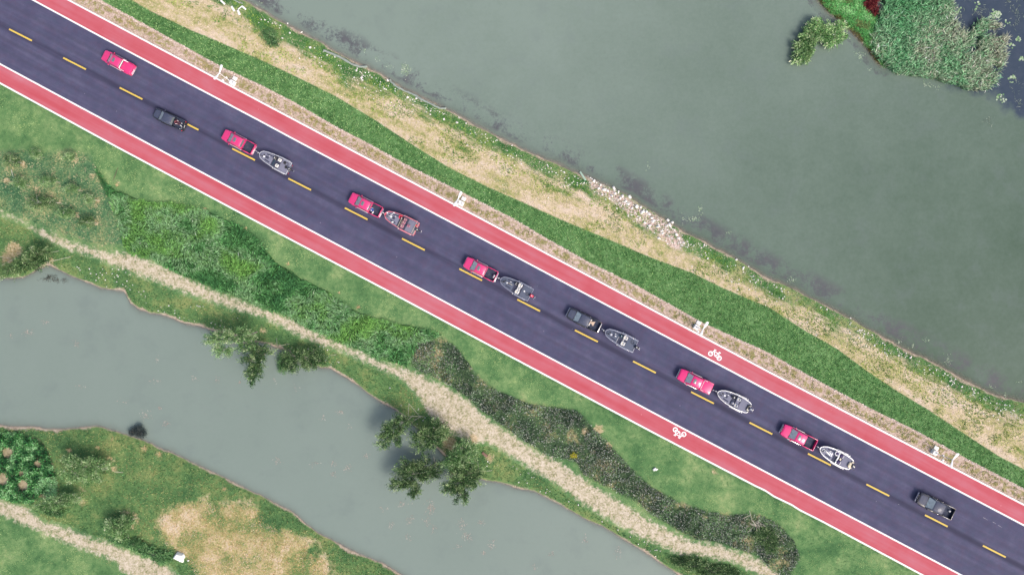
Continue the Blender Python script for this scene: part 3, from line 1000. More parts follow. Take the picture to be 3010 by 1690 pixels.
def grass():
    X0, X1, Y0, Y1 = -110, 3120, -100, 1790
    area = (X1 - X0) * (Y1 - Y0) * S * S
    n = int(area * 24)
    px, py = RNG.uniform(X0, X1, n), RNG.uniform(Y0, Y1, n)
    f = fields(px, py)
    midl = (yUI(px) + yLI(px)) / 2
    up = py < midl
    tall, shr, weed, tan, hed = (sdp(px, py, q) for q in (TALL, SHRUB, WEEDY, TAN, HEDGE))
    n1, n2, n3 = fbm(px / 18, py / 18, 11), fbm(px / 75, py / 75, 12), fbm(px / 6.0, py / 6.0, 13, 2)
    ca, sa = math.cos(ROADROT), math.sin(ROADROT)
    ns = fbm((px * ca + py * sa) / 110, (py * ca - px * sa) / 26, 14)
    u = RNG.random(n)
    mixn = np.clip(0.45 * n1 + 0.3 * n2 + 0.25 * u, 0, 1)
    jag = (n3 - 0.5) * 10
    done = np.zeros(n, bool)
    out = []

    def zone(name, label, m, prob, reach, h, w, stops, t=None, k=2, mat=M_LEAF, jit=0.12):
        nonlocal done
        m = m & ~done
        done |= m
        m = m & (RNG.random(n) < prob)
        i = np.nonzero(m)[0]
        if not len(i): return
        tt = (mixn if t is None else t)[i]
        bs, cs = [], []
        b0 = on_ground(px[i], py[i], -0.01)
        for q in range(k):
            b = b0 + RNG.normal(size=b0.shape) * np.array([0.06, 0.06, 0])
            hh = h * RNG.uniform(0.5, 1.3, len(i))
            bs.append(tri_blades(b, RNG.uniform(0, 2 * PI, len(i)), reach * RNG.uniform(0.5, 1.3, len(i)), hh, w * RNG.uniform(0.7, 1.3, len(i))))
            cs.append(jitter(palette(tt + RNG.normal(size=len(i)) * 0.05, stops), jit))
        o = raw_mesh(name, np.concatenate(bs), None, 3, np.concatenate(cs), mat)
        tag(o, label, 'grass', kind='stuff')

    us = up & (f['road_u'] > 4) & (f['shore'] > 3)
    zone('bank_grass', 'dense dark green grass strip beside the gravel verge', us & (f['strip'] + jag * 0.25 > 0), 1.0, 0.13, 0.15, 0.05,
         [(0.34, rgb(64, 108, 56)), (0.5, rgb(98, 146, 82)), (0.64, rgb(142, 180, 116))], t=0.2 * n1 + 0.25 * n3 + 0.1 * n2 + 0.45 * u, k=3, jit=0.22)
    zone('verge_weeds', 'sparse olive weeds in the gravel verge', us & (f['verge'] > 7) & (f['road_u'] > 7) & (n1 + 0.5 * n2 > 0.71 - 0.05 * np.clip((px - 900) / 900, 0, 1)), 1.0, 0.14, 0.14, 0.05,
         [(0.36, rgb(96, 124, 66)), (0.5, rgb(144, 152, 84)), (0.64, rgb(206, 188, 132))], t=mixn - 0.08 * np.clip((px - 900) / 900, 0, 1))
    zone('verge_litter', 'dry stalks on the gravel verge', us & (f['verge'] > 0), 0.35, 0.14, 0.03, 0.03,
         [(0.34, rgb(150, 128, 112)), (0.5, rgb(214, 190, 176)), (0.66, rgb(250, 236, 226))], mat=M_STRAW, t=u)
    lush = us & (f['dry'] > 0) & (fbm(px / 55, py / 42, 21) + np.clip((900 - px) / 900, 0, 1) * 0.13 - np.abs(f['shore'] - 55) / 260 > 0.39)
    lush &= (f['shore'] > 16)
    zone('bank_tufts', 'bright green weedy tufts on the lake bank', lush, 0.9, 0.16, 0.2, 0.05,
         [(0.36, rgb(64, 116, 50)), (0.5, rgb(112, 156, 66)), (0.64, rgb(164, 184, 96))])
    near = us & (f['dry'] > 0) & (f['shore'] + (ns - 0.5) * 120 < 50)
    zone('shore_weeds', 'grey green weeds and pale stalks along the lake shore', near, 0.8, 0.15, 0.16, 0.05,
         [(0.34, rgb(62, 112, 66)), (0.46, rgb(108, 148, 92)), (0.56, rgb(178, 182, 138)), (0.66, rgb(240, 230, 212))])
    zone('dry_grass', 'parched yellow grass between the green strip and the lake', us & (f['dry'] > 0), 0.75, 0.15, 0.1, 0.045,
         [(0.36, rgb(140, 158, 90)), (0.44, rgb(196, 190, 132)), (0.51, rgb(222, 206, 170)), (0.62, rgb(246, 228, 210))], k=2, mat=M_STRAW,
         t=0.25 * n1 + 0.35 * ns + 0.15 * n3 + 0.25 * u)
    ls = ~up & (f['road_l'] > 4) & (np.maximum(f['bank_u'], f['bank_l']) > 4)
    done |= (tall + jag * 0.5 > 4) & ~up
    done |= (shr + jag * 0.6 > 2) & ~up & (n2 + 0.3 * n3 < 0.80)
    done |= (hed > 2) & ~up
    pt = pits(px, py)
    done |= ~up & (pt > 3 + (n3 - 0.5) * 14) & (RNG.random(n) < 0.8)
    st = ls & (f['straw'] - 6 + jag * 1.6 + (n1 - 0.5) * 46 > 0)
    zone('straw_weeds', 'green weeds scattered on the straw path', st & (n1 + 0.3 * n2 > 0.69 - 0.05 * np.clip((px - 1300) / 400, 0, 1)), 0.7, 0.12, 0.1, 0.04,
         [(0.36, rgb(104, 132, 78)), (0.5, rgb(150, 160, 104)), (0.64, rgb(206, 196, 150))])
    zone('straw', 'pale straw scattered over the path', st, 0.8, 0.22, 0.03, 0.025,
         [(0.3, rgb(168, 158, 128)), (0.48, rgb(216, 205, 184)), (0.66, rgb(248, 240, 230))], t=u * 0.5 + 0.4 * n1 + 0.05, mat=M_STRAW, k=2)
    zone('weedy_growth', 'rough weeds and bare soil around the saplings', ls & (weed + jag > 0), 0.85, 0.17, 0.18, 0.055,
         [(0.38, rgb(60, 108, 72)), (0.5, rgb(98, 142, 98)), (0.58, rgb(150, 168, 122)), (0.68, rgb(232, 214, 178))], t=0.35 * n1 + 0.2 * n2 + 0.25 * n3 + 0.2 * u)
    zone('tan_grass', 'withered tan grass on the low meadow', ls & (tan + jag * 2 > 0), 0.8, 0.17, 0.12, 0.045,
         [(0.34, rgb(132, 144, 84)), (0.45, rgb(206, 176, 116)), (0.55, rgb(224, 194, 148)), (0.66, rgb(246, 222, 198))], mat=M_STRAW,
         t=0.25 * n1 + 0.35 * n2 + 0.15 * n3 + 0.25 * u)
    lowg = ls & (((f['lowgreen'] > 0) & (f['bank_u'] > 0)) | ((f['bank_l'] > 0) & (py < path2_hi(px))))
    zone('stream_bank_grass', 'deep green grass on the stream banks', lowg, 0.85, 0.15, 0.17, 0.05,
         [(0.34, rgb(58, 104, 62)), (0.48, rgb(88, 136, 82)), (0.58, rgb(124, 152, 88)), (0.68, rgb(184, 184, 130))], jit=0.2, t=0.25 * n1 + 0.45 * n2 + 0.3 * u)
    zone('lawn_grass', 'short mown lawn beside the cycle lane', ls, 0.9, 0.09, 0.07, 0.045,
         [(0.36, rgb(62, 110, 66)), (0.5, rgb(98, 146, 90)), (0.62, rgb(158, 182, 118))], t=0.4 * n1 + 0.6 * n2 + 0.12 * (u - 0.5) + 0.0, jit=0.13)


grass()


def bent_blades(px, py, h, reach, w, ang, cols, name, label, cat, dens_base=0.0, zbase=None):
    n = len(px)
    b = on_ground(px, py, -0.02) if zbase is None else np.stack([*(lambda v: (v[:, 0], v[:, 1]))(world_xyz(px, py, np.full(n, zbase))), np.full(n, zbase)], 1)
    d = np.stack([np.cos(ang), np.sin(ang), np.zeros(n)], 1)
    p = np.stack([-np.sin(ang), np.cos(ang), np.zeros(n)], 1) * w[:, None]
    m = b + d * (reach * 0.35)[:, None]
    m[:, 2] += h * 0.8
    t = b + d * reach[:, None]
    t[:, 2] += h * 0.85
    v1 = np.stack([b - p, b + p, m + p, m - p], 1).reshape(-1, 3)
    v2 = np.stack([m - p, m + p, t + p * 0.15, t - p * 0.15], 1).reshape(-1, 3)
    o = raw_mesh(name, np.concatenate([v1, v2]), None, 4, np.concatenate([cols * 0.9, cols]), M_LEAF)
    return tag(o, label, cat, kind='stuff')


def inside(poly, per_m2, pad=0.0):
    xs, ys = [p[0] for p in poly], [p[1] for p in poly]
    x0, x1, y0, y1 = max(min(xs) - 10, -150), min(max(xs) + 10, 3160), max(min(ys) - 10, -130), min(max(ys) + 10, 1800)
    n = int((x1 - x0) * (y1 - y0) * S * S * per_m2)
    px, py = RNG.uniform(x0, x1, n), RNG.uniform(y0, y1, n)
    s = sdp(px, py, poly)
    m = s > pad
    return px[m], py[m], s[m]


px, py, s = inside(TALL, 70, -3)
n2, n1 = fbm(px / 90, py / 60, 31), fbm(px / 22, py / 22, 32)
ang = 2 * PI * fbm(px / 110, py / 110, 33) * 2 + RNG.normal(size=len(px)) * 0.5
kind = np.clip(n2 * 1.3 - 0.15 + RNG.normal(size=len(px)) * 0.06 + (n1 - 0.5) * 0.35, 0, 1)
cols = palette(kind, [(0.22, rgb(50, 100, 54)), (0.4, rgb(76, 132, 70)), (0.52, rgb(116, 156, 110)), (0.64, rgb(92, 142, 76)), (0.80, rgb(94, 146, 66))])
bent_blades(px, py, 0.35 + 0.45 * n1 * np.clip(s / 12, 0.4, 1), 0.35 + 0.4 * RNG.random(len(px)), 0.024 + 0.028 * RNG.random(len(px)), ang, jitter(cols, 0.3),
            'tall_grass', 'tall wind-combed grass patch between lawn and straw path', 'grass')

# reeds on the spit
px, py, s = inside(REED, 40, -4)
n1 = fbm(px / 26, py / 26, 41)
n2 = fbm(px / 80, py / 80, 42)
keep = (n1 + np.clip((2900 - px) / 500, 0, 0.6) > 0.42) & ~(((px - 2570) ** 2 + (py - 22) ** 2) < 22 ** 2)
px, py, n1, n2, s = px[keep], py[keep], n1[keep], n2[keep], s[keep]
dead = np.clip((px - 2650) / 300, 0, 1) * 0.5 + (n2 - 0.5)
cols = palette(dead + RNG.normal(size=len(px)) * 0.16, [(-0.3, rgb(70, 134, 84)), (0.1, rgb(94, 142, 100)), (0.35, rgb(126, 150, 120)), (0.6, rgb(168, 170, 150))])
ang = RNG.normal(size=len(px)) * 1.0 + 0.45 + 1.5 * (n2 - 0.5)
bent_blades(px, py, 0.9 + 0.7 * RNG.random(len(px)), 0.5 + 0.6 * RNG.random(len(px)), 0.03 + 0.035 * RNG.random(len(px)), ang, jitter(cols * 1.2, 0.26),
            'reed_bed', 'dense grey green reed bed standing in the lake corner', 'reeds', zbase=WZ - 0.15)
px, py, s = inside(ISLE, 90, -2)
n1 = fbm(px / 26, py / 26, 43)
cols = palette(n1 + RNG.normal(size=len(px)) * 0.08 - np.clip((14 - s) / 40, 0, 0.3), [(0.15, rgb(118, 112, 70)), (0.35, rgb(74, 140, 72)), (0.55, rgb(84, 168, 84)), (0.7, rgb(140, 196, 128))])
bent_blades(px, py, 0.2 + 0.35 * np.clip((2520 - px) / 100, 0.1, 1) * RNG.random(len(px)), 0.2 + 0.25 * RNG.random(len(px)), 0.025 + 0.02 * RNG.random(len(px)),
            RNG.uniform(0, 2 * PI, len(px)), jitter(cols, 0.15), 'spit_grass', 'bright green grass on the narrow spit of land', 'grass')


def leafy_bed(poly, per_m2, hfun, L, W, cols_fn, name, label, holes=None, tilt=0.6, ang=None, pad=0, cat='shrubs'):
    px, py, s = inside(poly, per_m2, pad)
    if holes is not None:
        k = holes(px, py)
        px, py, s = px[k], py[k], s[k]
    n = len(px)
    hm = hfun(px, py, s)
    r = RNG.random(n) ** 0.6
    b = on_ground(px, py)
    b[:, 2] += hm * r
    a = RNG.uniform(0, 2 * PI, n) if ang is None else ang + RNG.normal(size=n) * 0.7
    el = RNG.normal(size=n) * tilt
    d = np.stack([np.cos(a) * np.cos(el), np.sin(a) * np.cos(el), np.sin(el)], 1)
    v = diamonds(b, d, L * RNG.uniform(0.7, 1.3, n), W * RNG.uniform(0.7, 1.3, n), np.stack([RNG.normal(size=n) * 0.5, RNG.normal(size=n) * 0.5, np.ones(n)], 1))
    o = raw_mesh(name, v, None, 4, cols_fn(px, py, r), M_LEAF)
    return tag(o, label, cat, kind='stuff')


def shrub_cols(px, py, r):
    n = len(px)
    n1, n2 = fbm(px / 40, py / 40, 51), fbm(px / 120, py / 120, 52)
    green = palette(n1 + RNG.normal(size=n) * 0.1, [(0.3, rgb(46, 66, 50)), (0.5, rgb(70, 100, 68)), (0.7, rgb(102, 140, 90))])
    pale = palette(RNG.random(n), [(0, rgb(116, 130, 112)), (0.6, rgb(146, 154, 142)), (1, rgb(194, 196, 190))])
    pm = RNG.random(n) < (0.3 + 0.12 * (n2 > 0.45)) * (r > 0.4)
    return jitter(np.where(pm[:, None], pale, green), 0.25)


holes = lambda px, py: (fbm(px / 46, py / 46, 53) < 0.56) | (RNG.random(len(px)) < 0.2)
leafy_bed(SHRUB, 105, lambda x, y, s: 0.12 + 0.4 * np.clip(s / 14, 0, 1) * fbm(x / 20, y / 20, 54), 0.24, 0.06, shrub_cols, 'groundcover_shrubs',
          'dark glossy groundcover planting between lawn and straw path', holes, ang=-ROADROT - 0.2)

hole_c = [(26, 1329, 17), (115, 1362, 11), (11, 1406, 19), (72, 1424, 16), (127, 1459, 11), (66, 1390, 9)]
HOLE = lambda px, py: ~np.any([((px - a) ** 2 + (py - b) ** 2) < r * r for a, b, r in hole_c], 0)


def hedge_cols(px, py, r):
    n1 = fbm(px / 14, py / 14, 61)
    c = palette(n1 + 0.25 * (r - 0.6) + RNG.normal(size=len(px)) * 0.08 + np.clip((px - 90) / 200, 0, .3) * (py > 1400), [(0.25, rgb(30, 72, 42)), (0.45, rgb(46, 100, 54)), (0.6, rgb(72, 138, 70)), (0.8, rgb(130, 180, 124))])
    return jitter(c, 0.18)


leafy_bed(HEDGE, 150, lambda x, y, s: 0.25 + 0.65 * np.clip(s / 10, 0.2, 1) * fbm(x / 12, y / 12, 62), 0.28, 0.09, hedge_cols, 'leafy_hedge_bed',
          'dark leafy shrub bed with bare sandy holes by the stream', HOLE, tilt=0.5)

# lily pads in the dark pond
def lily(name, label, spots):
    vs, cs = [], []
    for cx, cy, r, n in spots:
        for i in range(n):
            a, q = RNG.uniform(0, 2 * PI), r * math.sqrt(RNG.random())
            c = P(cx + q * math.cos(a), cy + q * 0.8 * math.sin(a), WZ + 0.012 + 0.012 * RNG.random())
            R = RNG.uniform(0.10, 0.2)
            a0 = RNG.uniform(0, 2 * PI)
            vs += [(c.x + R * math.cos(a0 + 0.25 + k * 0.97), c.y + R * math.sin(a0 + 0.25 + k * 0.97), c.z) for k in range(7)]
            cs.append(np.array(palette(np.array([RNG.random()]), [(0, rgb(120, 168, 110)), (0.6, rgb(186, 216, 170)), (1, rgb(228, 240, 222))])[0]))
    o = raw_mesh(name, np.array(vs), None, 7, np.array(cs), M_LEAF)
    return tag(o, label, 'lily pads', kind='stuff')


lily('lily_pads', 'pale round lily pads floating on the dark pond', [(2800, 28, 26, 34), (2770, 8, 18, 16), (2925, 42, 18, 26), (2930, 40, 9, 16), (2900, 135, 22, 22),
     (2995, 115, 9, 12), (2975, 135, 9, 6), (2925, 180, 18, 20), (2945, 290, 16, 16), (2975, 232, 14, 12), (3003, 175, 9, 9), (2870, 20, 22, 8), (2960, 70, 14, 8)])
# scattered pond weed in the pond and along the lake
def wisps(name, label, clusters, z, stops, ln=(0.12, 0.35), w=0.018, mat=None):
    vs, cs = [], []
    for cx, cy, rx, ry, n in clusters:
        th = RNG.uniform(0, 2 * PI)
        for i in range(n):
            x, y = cx + RNG.normal() * rx * 0.5, cy + RNG.normal() * ry * 0.5
            c = P(x, y, z + 0.03 * RNG.random())
            a = th + RNG.normal() * 0.9
            L = RNG.uniform(*ln)
            d = Vector((math.cos(a), math.sin(a), 0)) * L
            nn = Vector((-math.sin(a), math.cos(a), 0)) * w * RNG.uniform(0.6, 1.6)
            vs += [c, c + d * 0.5 + nn, c + d, c + d * 0.5 - nn]
            cs.append(palette(np.array([RNG.random()]), stops)[0])
    o = raw_mesh(name, np.array([tuple(v) for v in vs]), None, 4, np.array(cs), mat or M_STRAW)
    return tag(o, label, 'water weed', kind='stuff')


wc = [(1265, 1490, 14, 22, 70), (1205, 1530, 12, 20, 26), (1150, 1545, 9, 14, 16), (1255, 1530, 12, 16, 20), (1275, 1555, 10, 10, 16), (1355, 1545, 12, 18, 30), (1375, 1575, 14, 10, 34),
      (1415, 1538, 14, 10, 18), (1445, 1600, 12, 16, 26), (1425, 1625, 8, 6, 12), (1200, 1580, 9, 9, 12), (1345, 1605, 10, 12, 10), (1180, 1482, 20, 8, 22), (1130, 1495, 16, 8, 10),
      (1025, 1378, 12, 12, 22), (980, 1360, 8, 8, 14), (930, 1362, 16, 10, 16), (978, 1394, 8, 6, 14), (818, 1354, 12, 10, 16), (1078, 1341, 8, 8, 14), (1000, 1212, 14, 8, 16), (948, 1228, 8, 14, 10),
      (84, 980, 18, 8, 26), (135, 947, 12, 6, 12), (222, 1010, 8, 10, 16), (430, 1220, 20, 16, 26), (483, 1245, 12, 10, 22), (470, 1200, 8, 6, 12), (460, 1122, 12, 8, 14), (570, 1110, 8, 10, 12),
      (640, 1115, 8, 8, 12), (463, 1055, 8, 8, 8), (705, 1125, 6, 6, 8), (30, 985, 8, 6, 10), (240, 1132, 16, 6, 8), (360, 1178, 18, 8, 8), (1720, 1590, 8, 12, 16), (1818, 1620, 12, 18, 22),
      (1620, 1625, 12, 8, 12), (1575, 1665, 8, 14, 8), (1030, 1255, 10, 10, 6), (870, 1140, 8, 8, 6), (810, 1120, 8, 8, 6), (1320, 1400, 10, 8, 8)]
wisps('floating_weed', 'pinkish wisps of weed floating on the stream', wc, WZ + 0.01, [(0, rgb(160, 146, 140)), (0.6, rgb(196, 176, 166)), (1, rgb(232, 222, 212))], ln=(0.15, 0.45), w=0.028)
lc = [(1190, 205, 14, 18, 120), (1145, 196, 12, 6, 16), (1110, 176, 8, 8, 12), (1070, 148, 8, 8, 10), (2035, 645, 18, 8, 50), (2058, 615, 8, 14, 26), (2005, 645, 4, 14, 10), (2325, 822, 16, 8, 26),
      (2640, 1002, 8, 12, 18), (2683, 1018, 8, 8, 14), (2785, 1055, 10, 16, 30), (2140, 685, 10, 6, 12), (1905, 490, 8, 10, 8), (765, 12, 12, 6, 10), (2915, 1138, 14, 6, 10), (2995, 1120, 10, 6, 10),
      (2530, 165, 12, 12, 34), (2555, 205, 8, 3, 6), (2720, 250, 20, 8, 20), (2760, 255, 14, 8, 12), (2955, 1160, 4, 10, 8), (2720, 1000, 10, 6, 10)]
wisps('shore_water_weed', 'pale green weed breaking the lake surface near the shore', lc, WZ + 0.01, [(0, rgb(120, 150, 118)), (0.5, rgb(170, 196, 160)), (1, rgb(226, 236, 216))], (0.15, 0.35), 0.035)
pc = [(2860 + 70 * RNG.normal(), 120 + 90 * RNG.normal(), 18, 16, 22) for i in range(18)] + [(2990, 40, 20, 50, 60), (2985, 250, 20, 40, 24), (2995, 305, 12, 12, 20), (2830, 80, 26, 16, 60), (2880, 30, 30, 16, 40)]
wisps('pond_weed', 'straggling grey green weed in the dark pond', pc, WZ + 0.02, [(0, rgb(96, 116, 104)), (0.6, rgb(140, 156, 140)), (1, rgb(196, 204, 186))], (0.25, 0.7), 0.025)
# ------------------------------------------------------------------ trees
M_BARK = paint('pale_bark', (0.42, 0.38, 0.33), 0.9, 0.1, grime=0.5)
M_DBARK = paint('brown_bark', (0.16, 0.12, 0.09), 0.9, 0.1, grime=0.4)
M_POLE = paint('bleached_pole', (0.62, 0.57, 0.48), 0.85, 0.1, grime=0.4)
M_WPOLE = paint('whitewashed_trunk', (0.72, 0.70, 0.66), 0.8, 0.2, grime=0.3)

PAL_G = [(0.2, rgb(40, 72, 42)), (0.45, rgb(70, 108, 62)), (0.65, rgb(106, 142, 86)), (0.9, rgb(164, 188, 138))]
PAL_D = [(0.2, rgb(52, 90, 56)), (0.5, rgb(80, 126, 76)), (0.8, rgb(122, 164, 106))]
PAL_L = [(0.2, rgb(66, 108, 60)), (0.45, rgb(100, 144, 86)), (0.65, rgb(136, 172, 114)), (0.9, rgb(184, 206, 162))]
PAL_R = [(0.1, rgb(70, 24, 34)), (0.5, rgb(140, 50, 60)), (0.9, rgb(190, 110, 100))]


def make_tree(name, label, base, blobs, pal, group=None, poles=(), leaf=(0.36, 0.048), per=56, bark=None, trunk_r=0.07, droop=0.25, cat='tree', level=None):
    """base (px,py); blobs: (px, py, rx, ry, height above base, twigs). Twigs leave the limb towards the blob's rim carrying leaves"""
    b = G(*base) if level is None else P(base[0], base[1], level)
    root = tag(empty(name, b), label, cat, group)
    wood = MB()
    LV, LC = [], []
    hmax = max(q[4] for q in blobs)
    cen = Vector((0, 0, 0))
    for q in blobs: cen += P(q[0], q[1], b.z + q[4]) / len(blobs)
    top = Vector((0, 0, 0)) + (cen - b) * 0.45
    top.z = hmax * 0.5
    wood.tube([(0, 0, -0.15), tuple(top * 0.5 + Vector((0.03, 0.02, 0))), tuple(top)], [trunk_r * 1.2, trunk_r, trunk_r * 0.75], 7)
    for (qx, qy, rx, ry, h, tw) in blobs:
        c = P(qx, qy, b.z + h) - b
        lim_mid = (top + c) / 2 + Vector((0, 0, 0.15))
        wood.tube([tuple(top * 0.85), tuple(lim_mid), tuple(c)], [trunk_r * 0.55, trunk_r * 0.4, trunk_r * 0.2], 5)
        for i in range(tw):
            a = RNG.uniform(0, 2 * PI)
            q = math.sqrt(RNG.uniform(0.15, 1.0))
            st = top.lerp(c, RNG.uniform(0.45, 1.0)) if i % 2 else lim_mid.lerp(c, RNG.uniform(0.3, 1.0))
            en = c + Vector((1.3 * rx * S * q * math.cos(a), 1.3 * ry * S * q * math.sin(a), RNG.uniform(-0.5, 0.45) * h * 0.3 - droop * q * q))
            mid = st.lerp(en, 0.5) + Vector((0, 0, 0.18))
            if i % 3 == 0:
                wood.tube([tuple(st), tuple(mid), tuple(en)], [0.018, 0.013, 0.006], 3)
            tone = RNG.uniform(0, 1)
            t = RNG.uniform(0.25, 1.05, per)
            A_, B_, C_ = np.array(st), np.array(mid), np.array(en)
            pts = ((1 - t) ** 2)[:, None] * A_ + (2 * t * (1 - t))[:, None] * B_ + (t ** 2)[:, None] * C_
            pts += RNG.normal(size=pts.shape) * np.array([0.17, 0.17, 0.1])
            dr = C_ - A_
            dr = dr / max(np.linalg.norm(dr), 1e-6)
            d = dr * 0.8 + RNG.normal(size=pts.shape) * 0.55
            d /= np.linalg.norm(d, axis=1, keepdims=True)
            LV.append(diamonds(pts, d, leaf[0] * RNG.uniform(0.6, 1.3, per), leaf[1] * RNG.uniform(0.7, 1.3, per)))
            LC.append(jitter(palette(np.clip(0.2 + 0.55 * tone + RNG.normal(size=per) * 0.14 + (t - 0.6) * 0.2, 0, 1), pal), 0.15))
    wood.build('trunk', bark or M_BARK, root)
    raw_mesh('crown', np.concatenate(LV), None, 4, np.concatenate(LC), M_LEAF, root)
    for (x0, y0, z0, x1, y1, z1) in poles:
        a, c = P(x0, y0, b.z + z0) - b, P(x1, y1, b.z + z1) - b
        MB().tube([tuple(a), tuple(c)], 0.03, 5).build('support_pole', M_POLE, root)
    return root


g = 'trees along the stream'
make_tree('bank_tree', 'spreading willow-like tree leaning over the stream from an orange soil pit', (757, 975), [(690, 985, 55, 18, 3.4, 40), (640, 1000, 38, 20, 3.8, 34), (655, 1030, 28, 18, 3.6, 20), (715, 1010, 30, 20, 3.0, 18)], PAL_L, g)
make_tree('bank_tree', 'drooping tree reaching into the stream beside two crossed stakes', (800, 1020), [(755, 1030, 40, 20, 3.0, 24), (745, 1065, 32, 26, 3.4, 34), (742, 1095, 22, 24, 3.6, 24), (740, 1118, 10, 14, 3.7, 10), (780, 1038, 26, 20, 2.6, 18)], PAL_G, g,
          poles=[(812, 990, 0, 815, 1016, 1.6), (855, 1010, 0, 822, 1016, 1.6)])
make_tree('bank_shrub', 'bushy rounded willow shrub on the bank below the straw path', (880, 1040), [(862, 1046, 34, 26, 1.6, 40), (905, 1050, 42, 28, 1.7, 50), (935, 1062, 26, 20, 1.4, 24), (850, 1080, 18, 16, 1.4, 14), (880, 1070, 36, 20, 1.5, 26)], PAL_G, g, leaf=(0.22, 0.06), cat='shrub', poles=[(962, 1046, 0, 988, 1042, 0.5)])
make_tree('bank_shrub', 'small dark spiky leaf clump standing in for a bush shadow on the water', (836, 1045), [(832, 1062, 14, 18, 1.0, 34), (828, 1082, 9, 14, 0.9, 16)], PAL_D, g, cat='shrub', leaf=(0.28, 0.03))  # spiky leaves added to draw the neighbouring bush's shadow on the water
make_tree('bank_tree', 'tree with a triangular frame of poles round its trunk', (1212, 1222), [(1180, 1240, 26, 24, 3.0, 30), (1152, 1266, 26, 24, 3.4, 34), (1125, 1298, 20, 20, 3.6, 22), (1162, 1292, 12, 22, 3.3, 14)], PAL_G, g,
          poles=[(1202, 1185, 0.1, 1200, 1222, 1.5), (1202, 1186, 0.1, 1238, 1228, 0.3), (1192, 1223, 1.4, 1245, 1224, 0.4), (1238, 1222, 0.3, 1194, 1252, 0.2), (1180, 1214, 1.3, 1194, 1224, 1.4)])
make_tree('bank_tree', 'feathery fresh green tree standing on the mud between path and stream', (1302, 1252), [(1282, 1258, 32, 24, 2.2, 34), (1255, 1282, 40, 22, 2.8, 44), (1290, 1280, 26, 20, 2.2, 22), (1225, 1284, 22, 10, 2.9, 14), (1240, 1312, 34, 16, 2.8, 26)], PAL_G, g, poles=[(1336, 1254, 0, 1306, 1252, 1.5)])
make_tree('bank_tree', 'dark wide-crowned tree hanging over the stream', (1292, 1350), [(1255, 1372, 48, 26, 3.0, 52), (1212, 1394, 46, 26, 3.6, 60), (1170, 1425, 26, 16, 4.0, 30), (1212, 1440, 20, 22, 3.8, 26), (1190, 1365, 22, 16, 3.6, 20), (1260, 1396, 34, 18, 3.2, 24)], [(p, tuple(v * 0.85 for v in c)) for p, c in PAL_G], g, poles=[(1275, 1340, 1.2, 1280, 1366, 0.6)])
make_tree('bank_tree', 'upright bright feathery tree in front of the brown plank', (1384, 1296), [(1366, 1318, 28, 22, 2.2, 40), (1360, 1345, 36, 20, 2.6, 40), (1330, 1364, 28, 16, 2.8, 24)], PAL_L, g,
          poles=[(1370, 1268, 0, 1388, 1298, 1.6), (1408, 1302, 0, 1380, 1302, 1.5), (1396, 1316, 0, 1386, 1296, 1.6)])
make_tree('bank_tree', 'grey green tree overhanging the stream beside a white stake', (1404, 1384), [(1375, 1390, 38, 26, 2.8, 44), (1345, 1420, 38, 28, 3.4, 54), (1352, 1455, 22, 24, 3.8, 30), (1316, 1438, 22, 12, 3.6, 16), (1390, 1412, 26, 18, 3.0, 22)], PAL_G, g,
          poles=[(1403, 1345, 0.2, 1408, 1386, 1.6), (1446, 1382, 0.2, 1410, 1386, 1.6)])
make_tree('bank_tree', 'straggly willow with bare fallen limbs at the muddy inlet', (132, 742), [(105, 742, 36, 16, 2.0, 34), (70, 775, 34, 18, 2.4, 30), (18, 800, 34, 18, 2.6, 26), (110, 775, 26, 16, 2.0, 16)], PAL_G, g,
          poles=[(208, 755, 0.1, 165, 765, 0.8), (165, 765, 0.8, 130, 772, 1.2), (175, 738, 0, 132, 744, 1.4), (33, 797, 0.8, 68, 817, 0.2), (0, 783, 0.4, 40, 762, 1.0), (0, 755, 0.8, 30, 760, 1.0)])
make_tree('bank_shrub', 'dark leafy shape standing in for tree shade on the stream edge', (402, 1284), [(395, 1270, 16, 10, 0.7, 26), (415, 1275, 12, 10, 0.6, 18), (405, 1260, 8, 10, 0.8, 10)], [(0.1, rgb(40, 52, 52)), (0.6, rgb(70, 86, 84)), (1, rgb(100, 114, 106))], g, cat='shrub', leaf=(0.18, 0.04))  # added leaf clump, drawn in place of dark tree shade on the stream
make_tree('bank_shrub', 'tangle of dark twigs standing in for willow shade on the inlet water', (160, 812), [(150, 818, 34, 10, 0.25, 34), (185, 826, 26, 9, 0.25, 22)], [(0.1, rgb(60, 62, 56)), (0.6, rgb(96, 92, 84)), (1, rgb(134, 124, 112))], g, cat='shrub', leaf=(0.3, 0.02), bark=M_DBARK)  # twigs added as the dark shade below the willow
g2 = 'young trees on the low meadow'
make_tree('meadow_tree', 'wispy pale willow sapling lying low beside the leafy shrub bed', (318, 1377), [(285, 1372, 30, 20, 1.6, 34), (245, 1372, 36, 26, 2.2, 48), (215, 1392, 34, 24, 2.4, 40), (270, 1400, 34, 16, 1.8, 24), (205, 1355, 24, 16, 2.4, 18)], PAL_L, g2, leaf=(0.32, 0.045), poles=[(361, 1388, 0, 338, 1386, 0.5)])
make_tree('meadow_tree', 'thin grey willow sapling bending towards the sandy path', (238, 1461), [(200, 1467, 34, 12, 1.6, 30), (160, 1478, 40, 14, 2.2, 36), (130, 1492, 26, 10, 2.3, 18)], PAL_L, g2, leaf=(0.34, 0.035))
make_tree('meadow_shrub', 'dark clump of foliage under the grey sapling', (150, 1498), [(140, 1500, 20, 12, 0.6, 26), (165, 1505, 18, 10, 0.6, 20)], PAL_D, g2, cat='shrub')
